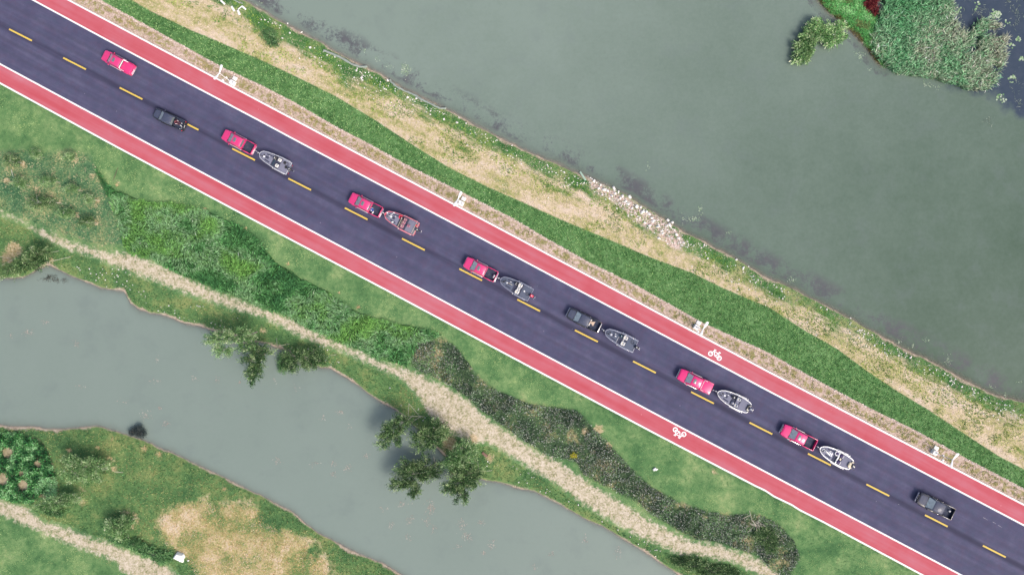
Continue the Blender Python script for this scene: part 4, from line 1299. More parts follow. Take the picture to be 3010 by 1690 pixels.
make_tree('meadow_tree', 'light green sapling inside a half ring of brown soil', (394, 1524), [(362, 1535, 26, 16, 1.4, 34), (335, 1550, 28, 20, 1.8, 44), (350, 1572, 18, 12, 1.4, 16)], PAL_L, g2, leaf=(0.3, 0.05), poles=[(405, 1520, 0, 385, 1528, 0.8)])
make_tree('meadow_shrub', 'deep green low bush on the edge of the withered grass', (350, 1585), [(350, 1588, 22, 10, 0.5, 30), (395, 1600, 24, 12, 0.5, 30), (430, 1622, 26, 14, 0.5, 30), (480, 1640, 26, 16, 0.5, 36)], [(p, tuple(v * 1.25 for v in c)) for p, c in PAL_D], g2, cat='shrub')
g3 = 'saplings with whitewashed trunks'
saps = [((63, 480), (28, 472), 'dark sapling with forked white trunk beside a tan soil pit', 22), ((80, 545), (52, 536), 'small sapling crossed by a long white stake', 20), ((170, 535), (134, 532), 'bright green sapling among the rough weeds', 17),
        ((178, 597), (110, 596), 'largest dark sapling beside a ring of pale soil', 32), ((225, 632), (186, 627), 'pale green sapling above the straw', 20), ((235, 560), (202, 554), 'sparse sapling with fallen white stake', 16),
        ((284, 589), (250, 583), 'thin sapling with white trunk next to the tall grass', 16), ((280, 655), (250, 654), 'bright green sapling beside a bare pale patch', 22), ((122, 462), (98, 452), 'grey green sapling with two crossed sticks', 14),
        ((222, 465), (196, 460), 'sparse sapling at the top of the weedy ground', 14)]
for (bx, by), (cx, cy), lab, r in saps:
    pl = [(bx + 8, by + 2, 0.0, bx - 10, by - 1, 0.7)]
    make_tree('sapling', lab, (bx, by), [(cx, cy, r, r * 0.62, 1.4, int(r * 1.3)), ((cx + bx) / 2, (cy + by) / 2, r * 0.6, r * 0.4, 1.0, int(r * 0.7))],
              PAL_G if r in (32, 22) else PAL_L, g3, poles=pl, bark=M_WPOLE, trunk_r=0.045, leaf=(0.2, 0.04))
MB().tube([P(37, 500, 0.2), P(47, 526, 0.5)], 0.06, 6)
g4 = 'shrubs on the lake spit'
make_tree('spit_willow', 'grey green willow shrub reaching from the spit over the lake', (2478, 100), [(2445, 88, 26, 16, 1.2, 44), (2470, 80, 18, 14, 1.1, 24), (2452, 110, 22, 18, 1.2, 36), (2440, 124, 12, 12, 1.1, 14), (2415, 85, 20, 10, 1.3, 20), (2396, 68, 14, 8, 1.3, 14), (2386, 75, 8, 6, 1.2, 8), (2410, 104, 16, 12, 1.2, 16), (2405, 62, 6, 8, 1.2, 7), (2478, 110, 10, 10, 1.0, 12)], [(p, tuple(x * 1.3 for x in c)) for p, c in PAL_L], g4, cat='shrub', level=WZ, leaf=(0.46, 0.075), per=30)
make_tree('spit_willow', 'narrow willow shrub standing alone in the lake off the spit', (2395, 118), [(2386, 116, 18, 12, 1.1, 26), (2372, 98, 8, 12, 1.2, 10), (2380, 92, 7, 8, 1.2, 7), (2360, 102, 7, 9, 1.2, 8), (2368, 138, 18, 14, 1.1, 26), (2348, 132, 10, 8, 1.1, 9), (2358, 160, 18, 14, 1.2, 28), (2346, 174, 14, 10, 1.1, 16), (2372, 168, 10, 14, 1.1, 12), (2378, 152, 12, 10, 1.1, 12)], PAL_L, g4, cat='shrub', level=WZ - 0.1, leaf=(0.46, 0.075), per=30)
make_tree('red_bush', 'dark red leafed bush between the spit grass and the reeds', (2562, 14), [(2564, 8, 14, 12, 0.9, 36), (2572, 30, 10, 8, 0.7, 10)], PAL_R, None, cat='shrub', level=WZ + 0.1)
make_tree('lake_bank_bush', 'dark green bush on the lake bank near the white slabs', (795, 108), [(792, 104, 18, 16, 0.6, 40), (800, 125, 16, 12, 0.5, 26)], PAL_D, None, cat='shrub', leaf=(0.2, 0.04))
make_tree('bed_shrub', 'round mid green shrub inside the dark groundcover planting', (2258, 1582), [(2255, 1578, 30, 24, 0.8, 70), (2270, 1612, 18, 14, 0.7, 26), (2240, 1565, 18, 16, 0.8, 24)], PAL_G, None, cat='shrub', leaf=(0.2, 0.05))
make_tree('bank_bramble', 'leafy bright bank scrub at the foot of the straw path', (2060, 1668), [(2040, 1660, 40, 18, 0.6, 60), (2100, 1680, 46, 20, 0.6, 70), (2000, 1650, 28, 12, 0.5, 30), (2150, 1690, 30, 16, 0.6, 40)], PAL_G, None, cat='shrub', leaf=(0.22, 0.06))
make_tree('flower_clump', 'small clump of bright yellow flowers in the groundcover', (1688, 1337), [(1688, 1337, 9, 7, 0.45, 16)], [(0, rgb(210, 200, 30)), (1, rgb(250, 240, 60))], None, cat='flowers', leaf=(0.12, 0.05), per=14, trunk_r=0.01)


def dead_tufts(name, label, spots, group=None):
    for i, (cx, cy, r, n) in enumerate(spots):
        b = G(cx, cy)
        a = RNG.uniform(0, 2 * PI, n)
        base = np.tile(np.array([0, 0, 0.0]), (n, 1)) + RNG.normal(size=(n, 3)) * np.array([0.08, 0.08, 0])
        v = tri_blades(base, a, RNG.uniform(0.3, 1.0, n) * r * S, RNG.uniform(0.05, 0.3, n), np.full(n, 0.022))
        o = raw_mesh(name, v, None, 3, palette(RNG.random(n), [(0, rgb(206, 178, 120)), (1, rgb(246, 226, 184))]), M_STRAW)
        o.location = b
        tag(o, label, 'dry tuft', group)


dead_tufts('dry_tuft', 'straw coloured dead grass tuft on green grass', [(331, 1290, 9, 30), (289, 1315, 10, 50), (205, 1323, 14, 50), (425, 1318, 18, 60), (470, 1335, 18, 50), (322, 1345, 14, 40), (660, 1437, 14, 40),
           (345, 545, 10, 30), (603, 614, 8, 26), (848, 775, 9, 26), (998, 860, 9, 24), (1053, 902, 11, 32), (723, 672, 8, 20)], 'dead tufts in the green grass')

# ------------------------------------------------------------------ bank furniture: stones, slabs, boards, barriers
M_STONE = paint('white_limestone', (0.80, 0.77, 0.74), 0.85, 0.2, grime=0.35)
M_CONC = paint('pale_concrete', (0.80, 0.80, 0.78), 0.8, 0.2, grime=0.2)
M_NET = paint('grey_green_geotextile', (0.29, 0.34, 0.31), 0.9, 0.1, grime=0.5)
M_WOOD = paint('weathered_brown_board', (0.22, 0.14, 0.11), 0.85, 0.1, grime=0.3)
M_GREENB = paint('pale_green_board', (0.33, 0.46, 0.38), 0.8, 0.1, grime=0.3)
M_TARP = paint('white_tarpaulin', (0.86, 0.87, 0.84), 0.55, 0.3, grime=0.08)

protos = []
for k in range(6):
    m = MB().blob((0, 0, 0), (0.5, 0.5, 0.42), 8, 5, 0.75)
    m.v = [tuple(c * (1 + RNG.uniform(-0.22, 0.22)) for c in v) for v in m.v]
    o = m.build('stone', M_STONE, None, angle=20)
    protos.append(o.data)
    bpy.data.objects.remove(o)


def stone(cx, cy, size, label, group):
    o = bpy.data.objects.new('stone', protos[RNG.integers(6)])
    COL.objects.link(o)
    o.location = G(cx, cy, size * 0.14)
    o.rotation_euler = (RNG.uniform(-.3, .3), RNG.uniform(-.3, .3), RNG.uniform(0, 6.28))
    o.scale = (size * RNG.uniform(0.8, 1.4), size * RNG.uniform(0.7, 1.0), size * RNG.uniform(0.6, 0.9))
    tag(o, label, 'stone', group)


big = [(1963, 648, .55), (1976, 654, .5), (1968, 661, .6), (1961, 664, .45), (1776, 558, .6), (1804, 553, .55), (1786, 561, .4), (1851, 579, .5), (1872, 607, .6), (1883, 609, .55), (1888, 624, .6), (1900, 622, .55), (1907, 629, .5),
       (1818, 564, .4), (1830, 577, .45), (1798, 576, .45), (1808, 569, .4), (1823, 583, .4), (1895, 655, .45), (1909, 664, .5), (1932, 667, .45), (1944, 680, .4), (1988, 690, .5), (1995, 700, .45), (1760, 554, .45), (1746, 532, .45),
       (1770, 573, .4), (1765, 545, .4), (1840, 592, .45), (1846, 600, .4), (1858, 613, .45), (1920, 650, .5), (1915, 641, .4), (1936, 700, .4), (1948, 686, .45), (2010, 715, .4)]
for x, y, s_ in big:
    stone(x, y, s_, 'chunky white limestone rock in the pale stone heap on the lake shore', 'rocks of the shore heap')
few = [(1198, 287, .6), (1224, 290, .5), (1140, 237, .45), (1048, 208, .5), (1063, 229, .5), (1065, 236, .4), (1130, 262, .4), (846, 70, .4), (887, 96, .35), (912, 141, .5), (852, 98, .4), (830, 113, .4), (2164, 763, .5), (2185, 787, .5), (2200, 783, .35),
       (2430, 909, .4), (2412, 903, .35), (2676, 1050, .5), (2663, 1038, .35), (1305, 351, .5), (1343, 361, .5), (1370, 363, .4), (2600, 1013, .35), (2827, 1136, .45), (2500, 935, .3), (2795, 1118, .4), (1349, 346, .3), (2570, 1015, .45), (2080, 760, .4), (2076, 722, .35), (2070, 720, .35), (1505, 428, .35)]
for x, y, s_ in few:
    stone(x, y, s_ * 0.75, 'lone white rock on the weedy lake bank away from the heap', 'scattered white rocks on the lake bank')


def pebbles(name, label, pts, smin, smax, mat=M_STONE, dz=0.03):
    m = MB()
    for x, y in pts:
        z = height1(x, y)
        if z < WZ - 0.1: continue
        p = P(x, y, z + dz)
        r = RNG.uniform(smin, smax)
        m.blob(tuple(p), (r * RNG.uniform(0.7, 1.4), r, r * 0.6), 5, 3, 0.8, RNG.uniform(0, 3))
    o = m.build(name, mat, None, smooth=False)
    return tag(o, label, 'pebbles', kind='stuff')


pts = []
sx = [p[0] for p in STONY]; sy = [p[1] for p in STONY]
q = RNG.uniform(0, 1, (1200, 2))
qx, qy = min(sx) - 20 + q[:, 0] * (max(sx) - min(sx) + 40), min(sy) - 10 + q[:, 1] * (max(sy) - min(sy) + 20)
sd_ = sdp(qx, qy, STONY)
for x, y, d_ in zip(qx, qy, sd_):
    if d_ > -6 + 8 * RNG.random(): pts.append((x, y))
for i in range(900):
    x = RNG.uniform(760, 3000)
    y = float(shore(x)) + abs(RNG.normal()) * 30 + 9
    if vn(np.array([x / 60.0]), np.array([y / 40.0]), 77)[0] > 0.45: pts.append((x, y))
pebbles('shore_pebbles', 'white pebbles and rubble strewn along the lake shore', pts, 0.04, 0.13)
pts = []
for i in range(420):
    x = RNG.uniform(180, 2000)
    y = float(bank_up(x)) - RNG.uniform(5, 60)
    if y > float(straw_lo(x)) - 5 and vn(np.array([x / 50.0]), np.array([y / 40.0]), 78)[0] > 0.42: pts.append((x, y))
pebbles('bank_flecks', 'white pebbles and flower heads on the green stream bank', pts[:150], 0.04, 0.11, dz=0.12)
pts = [(float(x), float(strip_lo(x)) + RNG.uniform(-1, 7)) for x in RNG.uniform(-80, 3090, 1500)]
pebbles('verge_rubble', 'line of pale rubble edging the gravel verge', pts, 0.04, 0.10, paint('pink_gravel', (0.72, 0.62, 0.57), 0.9, 0.1, grime=0.4))
pts = [(430, 890), (466, 864), (485, 868), (470, 880), (500, 920), (502, 908), (480, 903), (398, 844), (392, 850), (523, 945), (568, 948), (586, 950)]

for i, (x, y, l, w, a) in enumerate([(656, 9, .95, .30, -42), (686, 28, .95, .34, -58), (703, 39, .85, .36, -68), (718, 25, .9, .28, -40), (706, 26, .75, .16, 40), (646, -1, .4, .3, 20)]):
    o = MB().box((0, 0, 0.05), (l, w, 0.12)).build('concrete_slab', M_CONC, None, bevel=0.012)
    o.location = G(x, y, 0.12)
    o.rotation_euler = (0, 0, math.radians(a))
    tag(o, 'white rectangular slab lying in the grass above the lake', 'slab', 'white slabs by the lake')


def barrier(name, label, pts_, r):
    m = MB()
    ps = []
    for i, (x, y) in enumerate(pts_):
        p = G(x, y)
        p.z = max(p.z, WZ) + r * 0.6
        ps.append(p)
    fine, rad = [], []
    for i in range(len(ps) - 1):
        for k in range(6):
            t = k / 6
            q_ = ps[i].lerp(ps[i + 1], t)
            q_ += Vector((RNG.normal() * .03, RNG.normal() * .03, RNG.normal() * .015))
            fine.append(q_); rad.append(r * RNG.uniform(0.75, 1.15))
    fine.append(ps[-1]); rad.append(r * 0.6)
    m.tube(fine, rad, 8)
    o = m.build(name, M_NET, None, angle=60)
    tag(o, label, 'barrier')
    return o


barrier('silt_barrier', 'grey rolled geotextile tube lying above the waterline on green bank', [(952, 150), (975, 158), (1005, 172), (1035, 190), (1055, 197), (1080, 198)], 0.2)
barrier('silt_barrier', 'longer grey geotextile tube hugging the lake shore', [(1146, 236), (1158, 250), (1185, 266), (1215, 278), (1240, 294), (1270, 308), (1295, 320), (1312, 319)], 0.17)
barrier('silt_barrier', 'short grey tube end at the shore beside the white slabs', [(680, -5), (690, 2), (702, 8), (714, 12)], 0.1)
o = MB().box((0, 0, 0.04), (1.7, 0.3, 0.06)).build('board', M_GREENB, None, bevel=0.01)
o.location = G(1713, 518, 0.1); o.rotation_euler = (0, 0.05, math.radians(-57))
tag(o, 'pale green board lying on the shore by the stone heap', 'board')
o = MB().box((0, 0, 0.05), (1.05, 0.45, 0.1)).build('board', M_WOOD, None, bevel=0.012)
o.location = G(1425, 1335, 0.12); o.rotation_euler = (0, 0, math.radians(-40))
tag(o, 'dark brown wooden board on the bank below the straw path', 'board')

# tarpaulin-covered heap on the withered grass
root = tag(empty('tarpaulin_heap', G(526, 1635)), 'white tarpaulin draped over a low heap on withered grass', 'tarpaulin')
m = MB()
nx, ny = 15, 12
quad = [(-1.02, -0.18), (0.78, -1.0), (0.92, 0.45), (-0.2, 0.85)]
vs, fs = [], []
for j in range(ny):
    for i in range(nx):
        u_, v_ = i / (nx - 1), j / (ny - 1)
        a = Vector(quad[0]).lerp(Vector(quad[1]), u_)
        b = Vector(quad[3]).lerp(Vector(quad[2]), u_)
        p = a.lerp(b, v_)
        e = min(u_, 1 - u_, v_, 1 - v_)
        z = 0.5 * min(1, e * 6) ** 0.6 + 0.18 * v_ * (1 if e > 0 else 0) + (RNG.normal() * 0.022 if e > 0 else 0)
        vs.append(Vector((p.x, p.y, z + 0.03)))
for j in range(ny - 1):
    for i in range(nx - 1):
        k = j * nx + i
        fs.append((k, k + 1, k + nx + 1, k + nx))
m.add(vs, fs).build('sheet', M_TARP, root, angle=50)
MB().blob((0.98, 0.05, 0.12), (0.08, 0.28, 0.1), 8, 5).build('rolled_edge', M_TARP, root)
o = MB().blob((0, 0, 0.06), (0.16, 0.13, 0.1), 8, 5, 0.8).build('bucket_lid', M_CONC, None)
o.location = G(554, 1646, 0.03)
tag(o, 'tiny white lump lying beside the white tarpaulin', 'lump')
root = tag(empty('litter_box', G(1924, 1378)), 'small crumpled white box lying on the mown lawn', 'box')
MB().box((0, 0, 0.14), (0.6, 0.4, 0.22), (0.9, 0.8), 0.6).build('carton', M_CONC, root, bevel=0.02)
MB().box((0.35, -0.1, 0.08), (0.45, 0.16, 0.04), rz=0.7).build('flap', M_TARP, root, bevel=0.008)
# bare branch heap in the groundcover
root = tag(empty('branch_heap', G(2220, 1538)), 'heap of bleached dead branches in the dark groundcover', 'branches')
for i in range(16):
    a = RNG.uniform(0, 2 * PI); l = RNG.uniform(0.8, 1.9)
    z0 = RNG.uniform(0.2, 0.7)
    c = (RNG.normal() * 0.35, RNG.normal() * 0.3)
    MB().tube([(c[0] - math.cos(a) * l / 2, c[1] - math.sin(a) * l / 2, z0), (c[0] + 0.05, c[1], z0 + 0.1), (c[0] + math.cos(a) * l / 2, c[1] + math.sin(a) * l / 2, z0 + 0.05)], [0.035, 0.028, 0.012], 5).build('branch', M_POLE, root)
for k, (x0, y0, z0, x1, y1, z1) in enumerate([(2203, 1500, .1, 2211, 1532, .5), (2180, 1525, .1, 2208, 1511, .5)]):
    a, b = P(x0, y0, root.location.z + z0) - root.location, P(x1, y1, root.location.z + z1) - root.location
    MB().tube([tuple(a), tuple(b)], 0.035, 5).build('branch', M_POLE, root)
o = MB().tube([P(347, 494, 0) - P(341, 515, 0), Vector((0, 0, 0.1)), P(333, 535, 0) - P(341, 515, 0)], [0.03, 0.04, 0.02], 5).build('fallen_stick', M_DBARK, None)
o.location = G(341, 515, 0.12)
tag(o, 'long dark stick lying on the lawn above the tall grass', 'stick')
o = MB().tube([P(37, 500, 0) - P(48, 530, 0), Vector((0, 0, 0.25)), P(59, 552, 0) - P(48, 530, 0)], 0.035, 6).build('fallen_stick', M_WPOLE, None)
o.location = G(48, 530, 0.3)
tag(o, 'long white stick lying across the weedy ground', 'stick')

# ------------------------------------------------------------------ twin-armed lamps with cabinets
M_LAMP = paint('white_lamp_enamel', (0.86, 0.87, 0.88), 0.35, 0.5, grime=0.06)
M_CAB = paint('white_cabinet', (0.85, 0.85, 0.83), 0.5, 0.4, grime=0.1)
M_GREY = paint('light_grey_metal', (0.45, 0.47, 0.48), 0.5, 0.5, grime=0.1)
H = 4.35


def lamp(hub, label, cab, slab, labc, labs):
    k = D / (D - H)
    bx, by = 1505 + (hub[0] - 1505) / k, 845 + (hub[1] - 845) / k
    lim = float(yUO(bx)) - 7
    by = min(by, lim)
    b = G(bx, by)
    r = tag(empty('street_lamp', b, -ROADROT), label, 'street lamp', 'lamps along the lake side verge')
    MB().box((0, 0, 0.06), (0.42, 0.42, 0.2)).build('footing', M_CONC, r, bevel=0.02)
    MB().tube([(0, 0, 0.1), (0, 0, 1.2), (0, 0, H)], [0.075, 0.06, 0.045], 10).build('pole', M_LAMP, r)
    MB().disc((0, 0, H - 0.12), 0.12, 0.2, 12, 0.08).build('hub', M_LAMP, r)
    for sgn in (1, -1):
        m = MB()
        rings = []
        for t, w, h in ((0.05, 0.07, 0.05), (0.45, 0.14, 0.06), (0.8, 0.2, 0.07), (1.15, 0.2, 0.06), (1.28, 0.12, 0.03)):
            z = H + 0.02 + 0.42 * t
            y = sgn * t
            rings.append([Vector((-w, y, z)), Vector((0, y, z + h)), Vector((w, y, z)), Vector((0, y, z - h))])
        a = m.loft(rings).build('lamp_arm', M_LAMP, r, angle=50)
        MB().box((0, sgn * 0.98, H + 0.355), (0.24, 0.34, 0.02)).build('lens', M_GREY, a, bevel=0.005)
    br = MB().tube([(0, 0, 2.3), (0, -0.55, 2.45)], 0.03, 6).build('bracket', M_LAMP, r)
    MB().box((0, -0.6, 2.4), (0.3, 0.24, 0.26)).build('camera_box', M_LAMP, br, bevel=0.03)
    MB().box((0.04, 0.12, 1.9), (0.2, 0.22, 0.3)).build('control_box', M_LAMP, r, bevel=0.02)
    c = tag(empty('utility_cabinet', G(cab[0], min(cab[1], float(yUO(cab[0])) - 12)), -ROADROT), labc, 'cabinet', 'cabinets on the gravel verge')
    MB().box((0, 0, 0.06), (0.82, 0.78, 0.14)).build('plinth', M_CONC, c, bevel=0.015)
    MB().box((0, 0, 0.36), (0.72, 0.66, 0.48)).build('housing', M_CAB, c, bevel=0.03)
    l_ = MB().box((0, 0, 0.63), (0.78, 0.72, 0.06), (0.94, 0.94)).build('lid', M_CAB, c, bevel=0.02)
    MB().box((0.1, 0.05, 0.668), (0.26, 0.3, 0.018)).build('hatch', M_GREY, l_, bevel=0.006)
    o = MB().box((0, 0, 0.08), (0.74, 0.62, 0.16)).build('cover_slab', M_CONC, None, bevel=0.025)
    o.location = G(slab[0], slab[1])
    o.rotation_euler = (0, 0, -ROADROT)
    tag(o, labs, 'slab', 'white slabs beside the cabinets')


lamp((645, 216), 'white twin-armed street lamp nearest the white slabs by the lake', (686, 246), (691, 232), 'white utility cabinet beside the lamp opposite the roll-bar pickup', 'white cover slab beside the cabinet opposite the roll-bar pickup')
lamp((1346, 586), 'white twin-armed street lamp opposite the red boat', (1356, 599), (1363, 585), 'white utility cabinet beside the lamp opposite the red boat', 'white cover slab beside the cabinet opposite the red boat')
lamp((2067, 967), 'white twin-armed street lamp beside the painted bicycle', (2045, 961), (2053, 949), 'white utility cabinet beside the lamp near the painted bicycle', 'white cover slab beside the cabinet near the painted bicycle')
lamp((2800, 1351), 'white twin-armed street lamp above the last black pickup', (2743, 1328), (2751, 1316), 'white utility cabinet beside the lamp above the last black pickup', 'white cover slab beside the cabinet above the last black pickup')

# ------------------------------------------------------------------ pickups
M_TYRE = paint('tyre_rubber', (0.02, 0.02, 0.022), 0.8, 0.2, grime=0.4)
M_RIM = paint('alloy_rim', (0.55, 0.55, 0.57), 0.3, 0.6, 0.8, grime=0.2)
M_CHROME = paint('bright_chrome', (0.80, 0.80, 0.82), 0.18, 0.8, 0.9, grime=0.05)
M_BLACK = paint('black_plastic', (0.025, 0.027, 0.032), 0.55, 0.3, grime=0.15)
M_LINER = paint('bed_liner', (0.03, 0.042, 0.08), 0.75, 0.3, grime=0.3)
M_RED = paint('pinkish_red_car_paint', (0.69, 0.04, 0.19), 0.32, 0.5, 0.0, 0.9, grime=0.05)
M_RED2 = paint('magenta_red_car_paint', (0.73, 0.016, 0.18), 0.32, 0.5, 0.0, 0.9, grime=0.04)
M_DARK = paint('black_car_paint', (0.018, 0.022, 0.036), 0.3, 0.5, 0.0, 1.0, grime=0.15)
M_DARK_SKYLIT = paint('black_paint_sky_lightened', (0.05, 0.062, 0.11), 0.6, 0.4, 0.0, 0.25, grime=0.2)  # same black paint, upper faces lightened in colour for the reflected sky
M_GLASS = glass_mat('tinted_glass', (0.10, 0.12, 0.13))
M_WIND = glass_mat('windscreen_glass', (0.24, 0.28, 0.29))
M_LAMPG = paint('headlight_glass', (0.82, 0.84, 0.86), 0.15, 0.8, grime=0.02)
M_TAIL = paint('tail_light_red', (0.55, 0.03, 0.04), 0.2, 0.6, grime=0.02)
M_SILV = paint('silver_bar', (0.78, 0.79, 0.80), 0.3, 0.6, 0.5, grime=0.05)
M_CARD = paint('tan_cardboard', (0.62, 0.47, 0.36), 0.8, 0.2, grime=0.1)  # plain tan card colour


def rr(x0, x1, w, z, c=0.12):
    return [Vector(p) for p in ((x0, -w + c, z), (x0 - c * 0 + 0, w - c, z), (x0 + (c if x1 > x0 else -c), w, z), (x1 - (c if x1 > x0 else -c), w, z), (x1, w - c, z), (x1, -w + c, z), (x1 - (c if x1 > x0 else -c), -w, z), (x0 + (c if x1 > x0 else -c), -w, z))]


def pickup(paint_m, label, front, rear, cover=False, chrome=True, roof=None, sunroof=True, group='pickups in the convoy'):
    fx, fy, rx, ry = *front, *rear
    L = math.hypot(fx - rx, fy - ry) * S * (D - 0.9) / D
    c = P((fx + rx) / 2, (fy + ry) / 2, 0.9)
    ang = math.atan2(-(fy - ry), fx - rx)
    r = tag(empty('pickup_truck', (c.x, c.y, 0.0), ang, L / 5.95), label, 'pickup truck', group)
    roof = roof or paint_m
    # body shell up to the cab's rear wall
    secs = [(2.93, 0.62, 0.55, 0.86), (2.86, 0.86, 0.42, 0.99), (2.62, 0.95, 0.38, 1.05), (2.0, 0.975, 0.36, 1.10), (1.6, 0.98, 0.36, 1.13), (0.4, 0.985, 0.36, 1.14), (-0.94, 0.98, 0.36, 1.14)]
    rings = []
    for x, w, zb, zt in secs:
        pr = [(-w * .94, zb), (-w, zb + .16), (-w * 1.0, zt - .2), (-w * .94, zt - .05), (-w * .72, zt), (w * .72, zt), (w * .94, zt - .05), (w, zt - .2), (w, zb + .16), (w * .94, zb)]
        rings.append([Vector((x, y, z)) for y, z in pr])
    MB().loft(rings).build('body', paint_m, r, angle=28)
    hd = [(2.74, .5, 1.035), (2.55, .66, 1.065), (2.0, .70, 1.112), (1.66, .72, 1.142)]
    m = MB()
    m.loft([[Vector((x, -w, z - .02)), Vector((x, w, z - .02)), Vector((x, w * .97, z + .012)), Vector((x, w * .5, z + .03)), Vector((x, -w * .5, z + .03)), Vector((x, -w * .97, z + .012))] for x, w, z in hd])
    m.build('hood', roof, r, angle=25)
    # cab
    levels = [(1.62, -0.95, .92, 1.12), (1.2, -0.91, .865, 1.46), (0.82, -0.84, .76, 1.78), (0.62, -0.74, .68, 1.85)]
    MB().loft([rr(a, b, w, z, .1) for a, b, w, z in levels]).build('cab', roof, r, angle=40)

    def panel(name, pts, mat, parent=r):
        a = [Vector(p) for p in pts]
        n = (a[1] - a[0]).cross(a[-1] - a[0]).normalized()
        cen = sum(a, Vector()) / len(a)
        if n.dot(cen - Vector((0.2, 0, 1.2))) < 0: n = -n
        return MB().loft([[p - n * 0.02 for p in a], [p + n * 0.014 for p in a]]).build(name, mat, parent, smooth=False)
    panel('windscreen', [(1.585, -.80, 1.15), (1.585, .80, 1.15), (0.84, .66, 1.762), (0.84, -.66, 1.762)], M_WIND)
    panel('rear_window', [(-.945, -.72, 1.2), (-.945, .72, 1.2), (-.86, .62, 1.7), (-.86, -.62, 1.7)], M_GLASS)
    for s in (1, -1):
        panel('side_window', [(1.3, s * .895, 1.2), (.16, s * .905, 1.2), (.16, s * .785, 1.70), (.88, s * .785, 1.70)], M_GLASS)
        panel('side_window', [(.06, s * .905, 1.2), (-.8, s * .905, 1.2), (-.74, s * .785, 1.70), (.06, s * .785, 1.70)], M_GLASS)
        for x0, x1 in ((1.34, 0.12), (0.10, -0.9)):
            d = MB().box(((x0 + x1) / 2, s * .984, .76), (abs(x0 - x1) - .02, .025, .62)).build('door', paint_m, r, bevel=.01)
            MB().box((min(x0, x1) + .16, s * 1.004, .98), (.16, .03, .03)).build('handle', M_CHROME if chrome else M_BLACK, d, bevel=.006)
        mr = MB().box((1.14, s * 1.1, 1.2), (.15, .26, .17), (.8, .9)).build('mirror', roof, r, bevel=.03)
        hl = MB().box((2.74, s * .72, .9), (.26, .26, .14), (.6, .8)).build('headlight', M_LAMPG, r, bevel=.03)
        MB().box((-2.87, s * .87, .95), (.1, .16, .3)).build('tail_light', M_TAIL, r, bevel=.015)
        MB().box((0.25, s * 1.02, .38), (2.2, .14, .05)).build('side_step', M_SILV if chrome and paint_m is not M_DARK else M_BLACK, r, bevel=.015)
        for x in (1.83, -1.78):
            w = MB().wheel((x, s * .86, .385), .385, .26).build('wheel', M_TYRE, r)
            MB().wheel((x, s * .925, .385), .235, .16, 16).build('rim', M_RIM, w)
            arch = [(x + .5 * math.cos(t), s * .985, .40 + .47 * math.sin(t)) for t in np.linspace(0.1, PI - .1, 9)]
            MB().tube(arch, .045, 5).build('wheel_arch', paint_m if chrome else M_BLACK, r)
        # bed side
        MB().box((-1.91, s * .925, .77), (1.92, .11, .78), (1, .8)).build('bed_side', paint_m, r, bevel=.03)
        MB().box((-1.9, s * .925, 1.172), (1.86, .085, .03)).build('bed_rail', roof if not chrome else paint_m, r, bevel=.008)
    MB().box((1.645, 0, 1.15), (.12, 1.56, .03)).build('cowl', M_BLACK, r, bevel=.008)
    for s in (-.32, .32):
        MB().tube([(1.6, s, 1.165), (1.33, s + .42, 1.385)], .012, 4).build('wiper', M_BLACK, r)
    MB().box((-.99, 0, .80), (.07, 1.76, .70)).build('bed_front', paint_m, r, bevel=.015)
    tg = MB().box((-2.86, 0, .80), (.09, 1.76, .70)).build('tailgate', paint_m, r, bevel=.02)
    MB().box((-2.91, 0, .98), (.02, .26, .07)).build('handle', M_BLACK, tg, bevel=.004)
    MB().box((-2.91, 0.0, .72), (.015, .44, .13)).build('number_plate', M_LAMPG, tg, bevel=.003)
    bf = MB().box((-1.92, 0, .60), (1.84, 1.74, .05)).build('bed_floor', M_LINER, r)
    for k in range(7):
        MB().box((-1.92, -.72 + .24 * k, .632), (1.76, .05, .016)).build('rib', M_LINER, bf)
    for s in (1, -1):
        MB().box((-1.78, s * .76, .74), (.8, .22, .24), (.85, .8)).build('wheel_box', M_LINER, bf, bevel=.03)
    MB().box((-2.98, 0, .52), (.2, 1.72, .16), (.8, .96)).build('rear_bumper', M_CHROME if chrome else M_BLACK, r, bevel=.04)
    MB().box((2.93, 0, .48), (.22, 1.66, .22), (.7, .9)).build('front_bumper', M_CHROME if chrome else M_BLACK, r, bevel=.06)
    gr = MB().box((2.93, 0, .78), (.06, .98, .22)).build('grille', M_BLACK, r, bevel=.015)
    for k in range(3):
        MB().box((2.965, 0, .72 + .065 * k), (.02, .94, .025)).build('grille_bar', M_CHROME if chrome else M_LINER, gr)
    MB().box((0, 0, .36), (5.2, 1.3, .18)).build('chassis', M_BLACK, r, bevel=.02)
    MB().box((-3.12, 0, .46), (.22, .07, .06)).build('tow_hitch', M_BLACK, r, bevel=.01)
    if sunroof:
        MB().box((.32, 0, 1.853), (.46, .74, .016)).build('sunroof', M_GLASS, r, bevel=.005)
    MB().blob((-.55, -.3, 1.87), (.07, .03, .05), 6, 4).build('aerial_fin', M_BLACK, r)
    if cover:
        tc = MB().box((-1.93, 0, 1.19), (1.84, 1.70, .04), (.985, .97)).build('bed_cover', paint_m, r, bevel=.015)
        if cover == 'ribbed':
            for k in range(7):
                MB().box((-1.93, -.66 + .22 * k, 1.216), (1.72, .05, .012)).build('cover_rib', paint_m, tc, bevel=.003)
            MB().box((-1.12, 0, 1.225), (.2, 1.4, .05)).build('cover_roll', M_RED2, tc, bevel=.02)
        b_ = MB().tube([(-1.75, -.86, 1.2), (-1.16, -.84, 1.58), (-1.08, -.74, 1.68), (-1.08, .74, 1.68), (-1.16, .84, 1.58), (-1.75, .86, 1.2)], .048, 8).build('roll_bar', M_SILV, r)
    return r


